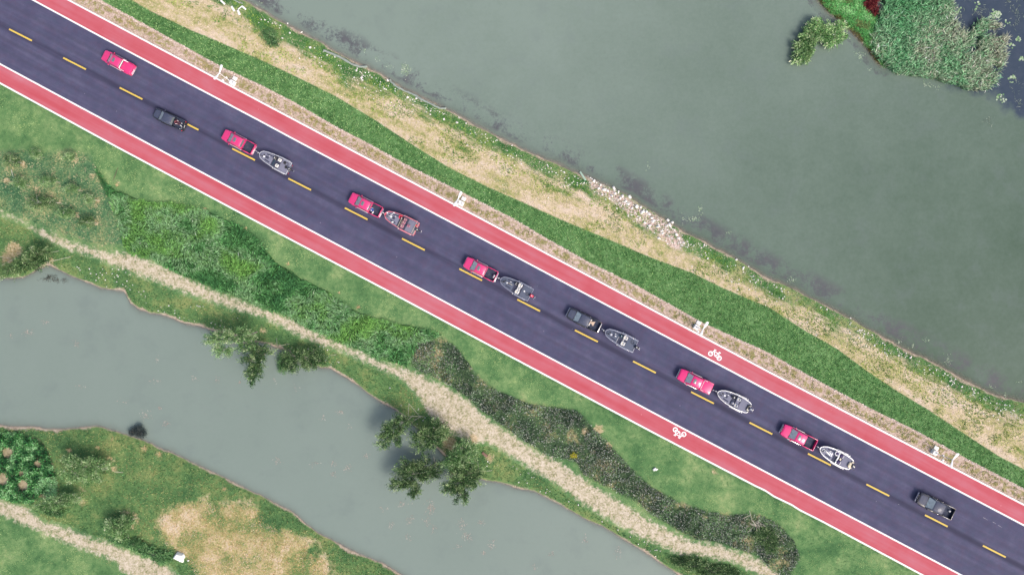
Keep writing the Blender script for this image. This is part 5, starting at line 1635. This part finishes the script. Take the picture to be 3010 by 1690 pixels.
def cargo(truck, name, label, cat, build, x, y, z=0.64, rz=0.0):
    """a loose thing standing in a pickup's bed"""
    m = Matrix.Translation(truck.location) @ Matrix.Rotation(truck.rotation_euler.z, 4, 'Z') @ Matrix.Scale(truck.scale[0], 4)
    p = m @ Vector((x, y, z))
    o = tag(empty(name, p, truck.rotation_euler.z + rz), label, cat)
    build(o)
    return o


t1 = pickup(M_RED, 'red pickup with ribbed red bed cover and silver roll bar', (302, 160), (391, 208), 'ribbed', True)
t2 = pickup(M_DARK, 'black pickup carrying a person and white rope in its open bed', (452, 330), (541, 372), False, False, M_DARK_SKYLIT, False)
t3 = pickup(M_RED, 'red pickup towing the grey boat with tan and white twin seats', (655, 393), (746, 441))
t4 = pickup(M_RED, 'red pickup with blue bag in its bed towing the red boat', (1028, 579), (1120, 626))
t5 = pickup(M_RED, 'red pickup with white plate in its bed towing the boat with three white seats', (1366, 768), (1459, 815))
t6 = pickup(M_DARK, 'black pickup with cardboard in its bed towing a dark boat', (1669, 917), (1763, 964), False, True, M_DARK_SKYLIT, False)
t7 = pickup(M_RED2, 'red pickup with flat bed cover and silver roll bar towing a white-rimmed boat', (1995, 1097), (2092, 1144), 'flat', True)
t8 = pickup(M_RED2, 'red pickup with empty bed towing the white boat', (2299, 1260), (2397, 1309))
t9 = pickup(M_DARK, 'black pickup at the tail of the convoy with a white bag in its bed', (2699, 1461), (2801, 1511), False, True, M_DARK_SKYLIT, False)

M_BLUE = paint('blue_fabric', (0.03, 0.07, 0.28), 0.8, 0.2)
M_WHITEF = paint('white_fabric', (0.82, 0.82, 0.82), 0.7, 0.2, grime=0.05)
M_MAROON = paint('maroon_fabric', (0.12, 0.03, 0.05), 0.8, 0.2)
M_PINKF = paint('pale_pink_strap', (0.78, 0.62, 0.62), 0.7, 0.2)
M_SKIN = paint('skin', (0.50, 0.33, 0.26), 0.6, 0.3, grime=0.0)
M_HAIR = paint('dark_hair', (0.02, 0.017, 0.016), 0.6, 0.3)


def b_bag(o):
    MB().blob((0, 0, .16), (.34, .28, .18), 10, 6, .7).build('bag_body', M_BLUE, o)
    MB().box((.05, .08, .30), (.18, .3, .06), rz=.5).build('flap', M_WHITEF, o, bevel=.02)
    MB().tube([(-.25, -.2, .25), (-.05, -.28, .36), (.2, -.2, .25)], .025, 5).build('strap', M_WHITEF, o)


def b_box(o):
    MB().box((0, 0, .12), (.18, .42, .22)).build('carton', M_WHITEF, o, bevel=.012)
    MB().box((0, 0, .238), (.14, .03, .012)).build('tape', M_CARD, o)


def b_card(o):
    MB().loft([[Vector(p) for p in ((-.35, -.45, .34), (.42, 0, .3), (-.3, .36, .36))], [Vector(p) for p in ((-.35, -.45, .36), (.42, 0, .32), (-.3, .36, .38))]]).build('sheet', M_CARD, o, smooth=False)
    MB().box((-.05, -.02, .15), (.5, .5, .28), (.9, .9)).build('crate', M_LINER, o, bevel=.02)


def b_roll(o):
    MB().tube([(0, -.55, .12), (0, .5, .14)], .1, 8).build('tube', M_WHITEF, o)
    MB().tube([(.02, -.4, .2), (.05, .3, .24)], .05, 6).build('inner_tube', M_CARD, o)


def b_white(o):
    MB().blob((0, 0, .16), (.17, .15, .15), 9, 6, .8).build('bag_body', M_WHITEF, o)
    MB().torus((0, 0, .31), .06, .02, 10, 5).build('tied_neck', M_WHITEF, o)


def b_plate(o):
    MB().box((0, 0, .32), (.09, .52, .62)).build('board', M_WHITEF, o, bevel=.02)
    MB().box((.09, 0, .05), (.2, .5, .08)).build('foot', M_WHITEF, o, bevel=.01)


def b_rope(o):
    MB().tube([(.25 * math.cos(a) * 1.1, .25 * math.sin(a), .06) for a in np.linspace(-0.6, 3.4, 14)], .05, 6).build('loop', M_WHITEF, o)
    MB().tube([(.29 * math.cos(a) * 1.1, .29 * math.sin(a), .13) for a in np.linspace(0.2, 3.0, 12)], .04, 6).build('second_loop', M_WHITEF, o)


cargo(t4, 'duffel_bag', 'dark blue bag with white flap in the red pickup bed', 'bag', b_bag, -1.3, .22, rz=.4)
cargo(t4, 'small_carton', 'small white carton in the red pickup bed', 'carton', b_box, -1.68, .58)
cargo(t6, 'cardboard_sheet', 'triangular cardboard sheet on a crate in the black pickup bed', 'cardboard', b_card, -1.5, -.15)
cargo(t6, 'paper_roll', 'white paper roll behind the cab of the black pickup', 'roll', b_roll, -1.14, -.05)
cargo(t9, 'knotted_bag', 'knotted white bag in the bed of the last black pickup', 'bag', b_white, -2.35, -.22)
cargo(t9, 'knotted_bag', 'white bag squeezed against the cab of the last black pickup', 'bag', b_white, -1.2, -.62)
cargo(t5, 'white_board', 'upright white board against the tailgate of the red pickup', 'board', b_plate, -2.6, 0.05)
cargo(t2, 'rope_coil', 'coil of thick white rope in the black pickup bed', 'rope', b_rope, -2.3, .45, rz=1.9)


def seated_person(truck):
    """one skinned body sitting on the bed floor with knees drawn up, back to the cab"""
    m = Matrix.Translation(truck.location) @ Matrix.Rotation(truck.rotation_euler.z, 4, 'Z') @ Matrix.Scale(truck.scale[0], 4)
    p = m @ Vector((-1.3, -.12, .645))
    o = tag(empty('person', p, truck.rotation_euler.z + PI), 'person in dark clothes with pale sleeves sitting in the black pickup bed', 'person')
    J = {'pel': ((0, 0, .13), .15), 'spine': ((-.04, 0, .36), .14), 'chest': ((-.03, 0, .52), .155), 'neck': ((.0, 0, .66), .055), 'head': ((.03, 0, .76), .085), 'crown': ((.03, 0, .86), .07)}
    E = [('pel', 'spine'), ('spine', 'chest'), ('chest', 'neck'), ('neck', 'head'), ('head', 'crown')]
    for s, n in ((1, 'l'), (-1, 'r')):
        J.update({'sh' + n: ((-.02, s * .18, .57), .065), 'el' + n: ((.14, s * .30, .38), .05), 'wr' + n: ((.38, s * .22, .40), .035),
                  'hip' + n: ((.06, s * .11, .13), .105), 'kn' + n: ((.46, s * .17, .42), .07), 'an' + n: ((.70, s * .16, .07), .05), 'to' + n: ((.86, s * .18, .05), .04)})
        E += [('chest', 'sh' + n), ('sh' + n, 'el' + n), ('el' + n, 'wr' + n), ('pel', 'hip' + n), ('hip' + n, 'kn' + n), ('kn' + n, 'an' + n), ('an' + n, 'to' + n)]
    keys = list(J)
    me = bpy.data.meshes.new('body')
    me.from_pydata([J[k][0] for k in keys], [(keys.index(a), keys.index(b)) for a, b in E], [])
    ob = bpy.data.objects.new('body', me)
    COL.objects.link(ob)
    ob.parent = o
    ob.modifiers.new('skin', 'SKIN')
    for i, k in enumerate(keys):
        me.skin_vertices[0].data[i].radius = (J[k][1], J[k][1])
        me.skin_vertices[0].data[i].use_root = (i == 0)
    sb = ob.modifiers.new('sub', 'SUBSURF')
    sb.levels = sb.render_levels = 2
    me.materials.append(M_MAROON)
    MB().blob((.03, 0, .80), (.10, .085, .13), 12, 8).build('face', M_SKIN, o)
    MB().blob((.015, 0, .84), (.108, .095, .115), 12, 8).build('hair', M_HAIR, o)
    for s in (1, -1):
        MB().tube([(.14, s * .30, .38), (.38, s * .22, .40)], [.058, .045], 8).build('sleeve', M_PINKF, o)
        hand = MB().blob((.42, s * .20, .40), (.05, .025, .04), 8, 5).build('hand', M_SKIN, o)
        for k in range(4):
            MB().tube([(.45, s * (.18 + .012 * k), .42 - .02 * k), (.49, s * (.17 + .012 * k), .415 - .02 * k), (.51, s * (.165 + .012 * k), .395 - .02 * k)], [.010, .009, .008], 5).build('finger', M_SKIN, hand)
        MB().tube([(.41, s * .18, .43), (.44, s * .165, .45), (.465, s * .16, .445)], [.011, .010, .008], 5).build('thumb', M_SKIN, hand)
        MB().blob((.79, s * .17, .055), (.14, .055, .055), 10, 6, .8).build('shoe', M_WHITEF, o)


seated_person(t2)

# ------------------------------------------------------------------ boats on trailers
M_DECK = paint('grey_boat_carpet', rgb(136, 138, 158), 0.9, 0.1, grime=0.15)
M_DECK2 = paint('slate_boat_carpet', rgb(102, 110, 130), 0.9, 0.1, grime=0.15)
M_WGEL = paint('white_gelcoat', (0.84, 0.85, 0.86), 0.25, 0.5, 0, 0.6, grime=0.06)
M_GGEL = paint('silver_grey_gelcoat', rgb(206, 209, 220), 0.3, 0.5, 0, 0.5, grime=0.06)
M_DGEL = paint('gunmetal_gelcoat', rgb(96, 102, 126), 0.3, 0.5, 0, 0.6, grime=0.08)
M_MGEL = paint('steel_blue_gelcoat', rgb(146, 152, 174), 0.3, 0.5, 0, 0.6, grime=0.08)
M_SHADE_HATCH = paint('recess_shade_and_hatch_grey', rgb(74, 78, 98), 0.9, 0.1, grime=0.15)  # cockpit recess shade put into the floor colour; also plain hatch and locker grey
M_RGEL = paint('crimson_gelcoat', (0.60, 0.02, 0.07), 0.3, 0.5, 0, 0.7, grime=0.05)
M_PGEL = paint('pink_rim', rgb(235, 150, 165), 0.4, 0.4, grime=0.05)
M_BSEAT = paint('white_vinyl', (0.80, 0.79, 0.77), 0.5, 0.4, grime=0.08)
M_PSEAT = paint('rose_vinyl', rgb(206, 140, 158), 0.5, 0.4, grime=0.08)
M_VSEAT = paint('violet_vinyl', rgb(58, 42, 96), 0.5, 0.4, grime=0.05)
M_CREAM = paint('cream_plastic', rgb(238, 226, 196), 0.4, 0.4, grime=0.05)
M_MOTOR = paint('black_outboard', (0.02, 0.022, 0.028), 0.25, 0.6, 0, 0.8, grime=0.05)
M_GALV = paint('galvanised_steel', (0.50, 0.52, 0.55), 0.45, 0.5, 0.7, grime=0.15)
M_TEAL = paint('dark_teal', (0.02, 0.06, 0.09), 0.5, 0.4)

ANG = [(2.65, .10), (2.5, .36), (2.22, .64), (1.4, .86), (0.2, 1.01), (-1.2, 1.09), (-2.65, 1.06)]
RND = [(2.65, .03), (2.56, .24), (2.25, .53), (1.7, .79), (0.8, .98), (-0.3, 1.05), (-1.4, 1.02), (-2.3, .90), (-2.65, .74)]


def outline(half, ky=1.0, kx=1.0, x_min=-9, x_max=9):
    pts = [(max(min(x * kx, x_max), x_min), y * ky) for x, y in half]
    return pts + [(x, -y) for x, y in reversed(pts)]


def clip_half(half, lo, hi, inset):
    """port half of the outline between two stations, inset from the gunwale"""
    xs = np.array([p[0] for p in half])[::-1]
    ys = np.array([p[1] for p in half])[::-1]
    st = np.linspace(hi, lo, 9)
    hp = [(x, max(float(np.interp(x, xs, ys)) - inset, .03)) for x in st]
    return hp + [(x, -y) for x, y in reversed(hp)]


def boat(label, bow, stern, half, hull_m, rim_m, deck_m, build, hitch, motor_m=None, poles=False, twin=False, rim=0.11):
    bx, by, sx_, sy_ = *bow, *stern
    zg = 1.2
    L = math.hypot(bx - sx_, by - sy_) * S * (D - zg) / D
    c = P((bx + sx_) / 2, (by + sy_) / 2, zg)
    ang = math.atan2(-(by - sy_), bx - sx_)
    k = L / 5.3
    r = tag(empty('fishing_boat', (c.x, c.y, 0.58), ang, k), label, 'boat', 'fishing boats on trailers')

    def ring(ky, kx, z, bowlift=0.0):
        return [Vector((x, y, z + bowlift * max(0, (x - 1.2) / 1.45) ** 2)) for x, y in outline(half, ky, kx)]
    MB().loft([ring(.25, .93, -.02, .3), ring(.72, .97, .12, .22), ring(.92, .99, .36, .1), ring(1.0, 1.0, .60)]).build('hull', hull_m, r, angle=30)
    o1, o2, i2, i1 = ring(1.0, 1.0, .57), ring(1.0, 1.0, .71), ring(1 - rim * 1.0, .965, .71), ring(1 - rim * 1.0, .965, .50)
    n = len(o1)
    fs = []
    for a in range(4):
        b = (a + 1) % 4
        for j in range(n):
            q_ = (j + 1) % n
            fs.append((a * n + j, a * n + q_, b * n + q_, b * n + j))
    gw = MB().add(o1 + o2 + i2 + i1, fs).build('gunwale', rim_m, r, bevel=.012, angle=40)
    for s in (1, -1):
        for x in (1.0, -0.4, -1.7):
            yy = float(np.interp(x, [p[0] for p in half][::-1], [p[1] for p in half][::-1]))
            MB().box((x, s * (yy - .05), .727), (.16, .05, .03)).build('cleat', M_CHROME, gw, bevel=.008)
    MB().prism(clip_half(half, -2.56, 2.4, .1),   .60, .607).build('cockpit_floor', M_SHADE_HATCH, r, smooth=False)
    bd = MB().prism(clip_half(half, .35, 2.36, .15), .607, .655, .0).build('bow_deck', deck_m, r, bevel=.01)
    MB().prism(clip_half(half, -2.5, -1.05, .14), .607, .645, .0).build('stern_deck', deck_m, r, bevel=.01)
    MB().box((1.25, .0, .66), (.55, .38, .02)).build('hatch', M_SHADE_HATCH, bd, bevel=.004)
    for s in (1, -1):
        MB().box((1.05, s * .5, .66), (.9, .2, .016), rz=-s * .12).build('rod_locker', M_SHADE_HATCH, bd, bevel=.004)
    MB().disc((1.0, -.34, .652), .07, .02, 12).build('deck_fitting', M_WGEL, bd)
    # bow electric motor
    tm = MB().tube([(2.05, .18, .72), (2.5, .30, .74), (2.9, .2, .72)], .03, 6).build('bow_motor', M_BLACK, r)
    MB().blob((2.0, .16, .74), (.14, .08, .07), 8, 5).build('motor_head', M_BLACK, tm)
    MB().box((1.85, -.16, .67), (.26, .18, .05), rz=.4).build('foot_pedal', M_BLACK, tm, bevel=.01)
    build(r, deck_m)
    if motor_m:
        om = MB().loft([[Vector((x, y, z)) for x, y in ((-2.56, -w), (-2.56, w), (-2.98 - e, w * .8), (-2.98 - e, -w * .8))] for z, w, e in ((.55, .18, 0), (.75, .25, .1), (.98, .24, .12), (1.06, .17, .06))]).build('outboard_motor', motor_m, r, bevel=.03)
        MB().box((-2.86, 0, .30), (.2, .14, .62), (1.1, 1.2)).build('leg', M_MOTOR, om, bevel=.02)
        MB().tube([(-2.95, 0, .22), (-3.3, 0, .3)], [.09, .05], 8).build('gearcase', M_MOTOR, om)
        pr = MB()
        for q_ in range(3):
            a = q_ * 2.094 + .5
            pr.box((-3.36, .11 * math.cos(a), .32 + .11 * math.sin(a)), (.05, .16, .1))
        pr.build('propeller', M_CHROME, om, bevel=.01)
        for q_ in range(3):
            MB().box((-2.72 - .07 * q_, 0, 1.062), (.03, .2, .012)).build('decal', M_LAMPG, om)
    if poles:
        for s in (1, -1):
            pp = MB().tube([(-2.5, s * .45, .78), (-3.35, s * .5, .80)], [.045, .02], 6).build('anchor_pole', M_MOTOR, r)
            MB().box((-2.6, s * .45, .74), (.3, .16, .2)).build('pump', M_MOTOR if not twin else M_CREAM, pp, bevel=.03)
    # trailer under it
    t = tag(empty('boat_trailer', (c.x, c.y, 0.0), ang, k), 'galvanised trailer under the ' + hitch[2], 'trailer', 'boat trailers')
    hx, hy = hitch[0], hitch[1]
    hp = P(hx, hy, .5) - Vector((c.x, c.y, 0))
    hl = Vector((hp.x * math.cos(-ang) - hp.y * math.sin(-ang), hp.x * math.sin(-ang) + hp.y * math.cos(-ang), 0)) / k
    MB().tube([(hl.x, hl.y, .47), (2.9, 0, .46), (2.0, 0, .42), (-2.2, 0, .42)], .05, 6).build('tongue', M_GALV, t)
    MB().blob((hl.x - .05, hl.y, .5), (.14, .07, .07), 8, 5).build('coupler', M_CHROME, t)
    MB().tube([(2.95, 0, .45), (2.95, 0, 1.12)], .035, 6).build('winch_post', M_GALV, t)
    MB().blob((2.92, 0, 1.15), (.1, .09, .08), 8, 5).build('winch', M_LAMPG, t)
    MB().tube([(3.2, .14, .2), (3.2, .14, .75)], .03, 6).build('jockey_stand', M_GALV, t)
    for s in (1, -1):
        MB().tube([(2.2, s * .1, .43), (1.0, s * .62, .43), (-2.5, s * .62, .43)], .045, 6).build('side_rail', M_GALV, t)
        MB().box((-.8, s * .42, .60), (2.8, .1, .09)).build('bunk', M_BLACK, t)
        for x in (-.65, -1.45):
            w = MB().wheel((x, s * .93, .30), .30, .2, 18).build('wheel', M_TYRE, t)
            MB().wheel((x, s * .985, .30), .18, .12, 14).build('rim', M_RIM, w)
        fd = MB()
        rings = []
        for x, z in ((-2.0, .5), (-1.85, .66), (-1.45, .70), (-.65, .70), (-.25, .66), (-.1, .5)):
            rings.append([Vector((x, s * .82, z)), Vector((x, s * 1.17, z)), Vector((x, s * 1.17, z - .035)), Vector((x, s * .82, z - .035))])
        fd.loft(rings).build('mudguard', rim_m, t, angle=25)
        MB().box((-2.1, s * 1.08, .68), (.12, .16, .05)).build('guard_step', M_WGEL, t, bevel=.01)
        MB().box((-0.05, s * 1.08, .68), (.12, .16, .05)).build('guard_step', M_WGEL, t, bevel=.01)
        MB().box((-2.62, s * .7, .46), (.06, .18, .1)).build('tail_light', M_TAIL, t, bevel=.01)
    for x in (-.65, -1.45, -2.5, 1.0):
        MB().tube([(x, -.9 if x < 0 and x > -2 else -.62, .38), (x, .9 if x < 0 and x > -2 else .62, .38)], .035, 6).build('crossbar', M_GALV, t)
    return r


def bseat(r, x, y, m, w=.24, l=.24, split=True, back=True):
    w, l = w * 1.18, l * 1.18
    s = MB().blob((x, y, .79), (l, w, .10), 12, 6, .55).build('seat', m, r)
    if back:
        MB().blob((x - l * .8, y, .92), (l * .35, w * .95, .16), 12, 6, .6).build('backrest', m, s)
    if split:
        MB().box((x + .03, y, .893), (l * .5, w * .9, .012)).build('seat_panel', M_CREAM, s, bevel=.004)
    MB().tube([(x, y, .6), (x, y, .72)], .06, 8).build('pedestal', M_BLACK, s)
    return s


def console(r, x, y, m, s=1.0, wheel=True, screen=True):
    c = MB().loft([[Vector((x + dx * a, y + dy * b, z)) for dx, dy in ((-1, -1), (-1, 1), (1, .7), (1, -.7))] for z, a, b in ((.6, .3 * s, .3 * s), (.9, .28 * s, .28 * s), (1.02, .16 * s, .24 * s))]).build('console', m, r, bevel=.03)
    if wheel:
        MB().torus((x - .3 * s, y, 1.0), .15, .018, 16, 5, -.7).build('steering_wheel', M_BLACK, c)
    if screen:
        MB().box((x + .02, y, 1.06), (.05, .26, .14)).build('chart_screen', M_LAMPG, c, bevel=.01)
    return c


def deco_a(r, d):
    console(r, .05, -.48, M_MOTOR)
    MB().box((.0, .25, .66), (.10, 1.0, .10), rz=.0).build('step', M_TEAL, r, bevel=.01)
    bseat(r, -.75, -.55, M_BSEAT); bseat(r, -.75, .45, M_BSEAT)
    MB().disc((-1.6, -.55, .65), .24, .05, 18).build('live_well_lid', M_BLACK, r)
    MB().disc((-2.1, 0, .65), .22, .06, 16).build('pedal_pad', M_BLACK, r)
    MB().torus((-2.0, -.48, .72), .26, .03, 18, 5).build('hose_coil', M_BLACK, r)
    MB().disc((1.75, .12, .655), .16, .03, 14).build('bow_pad', M_LAMPG, r)


def deco_b(r, d):
    MB().torus((.3, -.6, .75), .2, .09, 18, 8).build('life_ring', paint('red_life_ring', (.75, .02, .06), .5, .4), r)
    console(r, .0, -.5, M_MOTOR, .7)
    bseat(r, -.5, -.55, M_PSEAT, .2, .2); bseat(r, -.5, -.08, M_PSEAT, .2, .2); bseat(r, -.5, .48, M_PSEAT, .28, .2)
    bseat(r, -1.35, .05, M_PSEAT, .18, .18, False)
    for x in (.05, -.18):
        MB().box((x, .15, .70), (.05, 1.7 if x > 0 else .9, .05)).build('cross_bar', M_CREAM, r, bevel=.01)
    for x in (-2.2, -2.5):
        MB().box((x, .0, .72), (.05, 1.75, .06)).build('stern_bar', M_CREAM, r, bevel=.01)
    MB().box((-2.35, -.5, .70), (.2, .4, .1)).build('stern_locker', M_RGEL, r, bevel=.02)
    MB().disc((1.55, .0, .655), .15, .03, 14).build('bow_pad', M_WGEL, r)
    MB().tube([(2.0, .2, .7), (1.7, -.2, .72), (1.5, -.62, .72)], .035, 6).build('rod', M_LAMPG, r)
    MB().blob((1.45, -.7, .74), (.13, .1, .07), 8, 5).build('reel', M_WGEL, r)
    MB().blob((1.05, .62, .7), (.2, .1, .07), 8, 5, rz=.7).build('fender_pad', M_WGEL, r)
    MB().blob((2.35, -.25, .72), (.12, .12, .08), 8, 5).build('bow_ball', M_WGEL, r)


def deco_c(r, d):
    console(r, .2, -.52, M_MOTOR, .9)
    bseat(r, -.5, -.58, M_BSEAT, .26, .26); bseat(r, -.5, -.05, M_BSEAT, .22, .2); bseat(r, -.5, .52, M_BSEAT, .28, .26)
    MB().disc((1.45, .05, .655), .12, .04, 14).build('pole_socket', M_WGEL, r)
    MB().box((.95, -.05, .664), (.7, .05, .014)).build('ruler', M_CREAM, r)
    MB().disc((-1.5, -.08, .648), .12, .05, 14).build('socket_cap', M_WGEL, r)
    MB().box((2.0, .1, .66), (.3, .22, .03), rz=.3).build('pedal_tray', M_BLACK, r, bevel=.01)
    MB().torus((-2.1, .1, .69), .2, .03, 16, 5).build('hose_coil', M_BLACK, r)


def deco_d(r, d):
    console(r, .1, -.45, M_TEAL, .95)
    bseat(r, -.6, -.52, M_BSEAT, .28, .26); bseat(r, -.6, .45, M_BSEAT, .28, .26)
    MB().disc((1.55, .05, .655), .17, .03, 16).build('bow_pad', M_GGEL, r)
    MB().box((1.0, .0, .662), (.55, .14, .012), rz=.2).build('deck_decal', M_WGEL, r)
    MB().box((.38, .0, .70), (.05, 1.6, .05)).build('step_edge', M_GGEL, r, bevel=.01)
    MB().disc((-.5, 0, .61), .09, .04, 12).build('socket_cap', M_WGEL, r)
    MB().torus((-1.9, -.42, .69), .24, .03, 18, 5).build('hose_coil', M_BLACK, r)


def deco_e(r, d):
    c = MB().blob((.25, -.45, .8), (.34, .26, .22), 14, 8, .8).build('console', M_MOTOR, r)
    MB().torus((-.08, -.45, .98), .14, .018, 14, 5, -.6).build('steering_wheel', M_BLACK, c)
    MB().box((.2, -.45, 1.02), (.06, .2, .1)).build('chart_screen', M_LAMPG, c)
    MB().blob((-.0, .4, .72), (.28, .24, .12), 12, 6, .7).build('passenger_console', M_DGEL, r)
    bseat(r, -.55, -.5, M_GGEL, .24, .22); bseat(r, -.55, .5, M_GGEL, .24, .22)
    MB().box((-.6, .0, .70), (.5, .5, .14)).build('centre_locker', M_DECK, r, bevel=.02)
    MB().disc((1.45, -.02, .655), .14, .03, 14).build('bow_pad', M_WGEL, r)
    MB().torus((1.95, .0, .66), .26, .02, 18, 5).build('bow_ring', M_BLACK, r)
    MB().box((-2.35, .0, .74), (.26, .9, .16)).build('stern_box', M_MOTOR, r, bevel=.03)


def deco_f(r, d):
    for k_, x in enumerate((1.55, 1.35, 1.15, .92, .66)):
        MB().box((x, .02, .665), (.10 + .015 * k_, .22 + .09 * k_, .03)).build('deck_step', M_WGEL, r, bevel=.008)
    c = MB().torus((.1, -.5, .84), .3, .07, 18, 8).build('console', M_WGEL, r)
    MB().blob((.1, -.5, .78), (.26, .26, .14), 12, 6).build('dash', M_VSEAT, c)
    MB().box((-.35, .0, .72), (.2, 1.7, .16)).build('bench_base', M_WGEL, r, bevel=.03)
    for y in (-.5, .55):
        s = MB().blob((-.65, y, .84), (.27, .25, .13), 14, 6, .75).build('seat', M_VSEAT, r)
        MB().tube([(-.88, y - .24, .84), (-.96, y, .9), (-.88, y + .24, .84)], .05, 6).build('backrest', M_WGEL, s)
    MB().box((-.72, .02, .76), (.22, .34, .2)).build('centre_locker', M_CREAM, r, bevel=.03)
    MB().torus((2.0, .02, .68), .2, .045, 16, 6).build('anchor_ring', M_WGEL, r)
    MB().blob((-2.35, .1, .78), (.26, .42, .16), 12, 6, .7).build('stern_box', M_CREAM, r)
    for s in (1, -1):
        for x in (-.1, -1.0, -1.6):
            MB().tube([(x + .2, s * .98, .67), (x + .1, s * 1.0, .82), (x - .1, s * 1.0, .82), (x - .2, s * .98, .67)], .03, 6).build('grab_rail', M_WGEL, r)


boat('grey carpeted boat with pale rim and two separate white seats', (763, 451), (850, 497), ANG, M_DGEL, M_GGEL, M_DECK, deco_a, (752, 444, 'grey boat with pale rim'), M_MOTOR, False)
boat('red boat with three rose seats and a red life ring', (1131, 628), (1225, 675), ANG, M_RGEL, M_PGEL, M_DECK, deco_b, (1126, 626, 'red boat'), M_MOTOR, False, rim=.08)
boat('dark grey boat with three white seats abreast', (1471, 820), (1560, 868), ANG, M_DGEL, M_MGEL, M_DECK2, deco_c, (1462, 816, 'boat with three white seats'), M_RGEL, False)
boat('gunmetal boat with two wide white double seats', (1779, 973), (1868, 1019), ANG, M_DGEL, M_MGEL, M_DECK2, deco_d, (1769, 966, 'gunmetal boat with wide white seats'), M_MOTOR, False, rim=.16)
boat('round-bowed grey boat with bright white rim and two grey seats', (2109, 1152), (2202, 1200), RND, M_DGEL, M_WGEL, M_DECK, deco_e, (2096, 1146, 'grey boat with bright white rim'), M_DGEL, True)
boat('white boat with white deck steps and two violet seats', (2409, 1316), (2502, 1366), RND, M_WGEL, M_WGEL, M_DECK, deco_f, (2402, 1311, 'white boat with violet seats'), M_MOTOR, True, True, rim=.15)
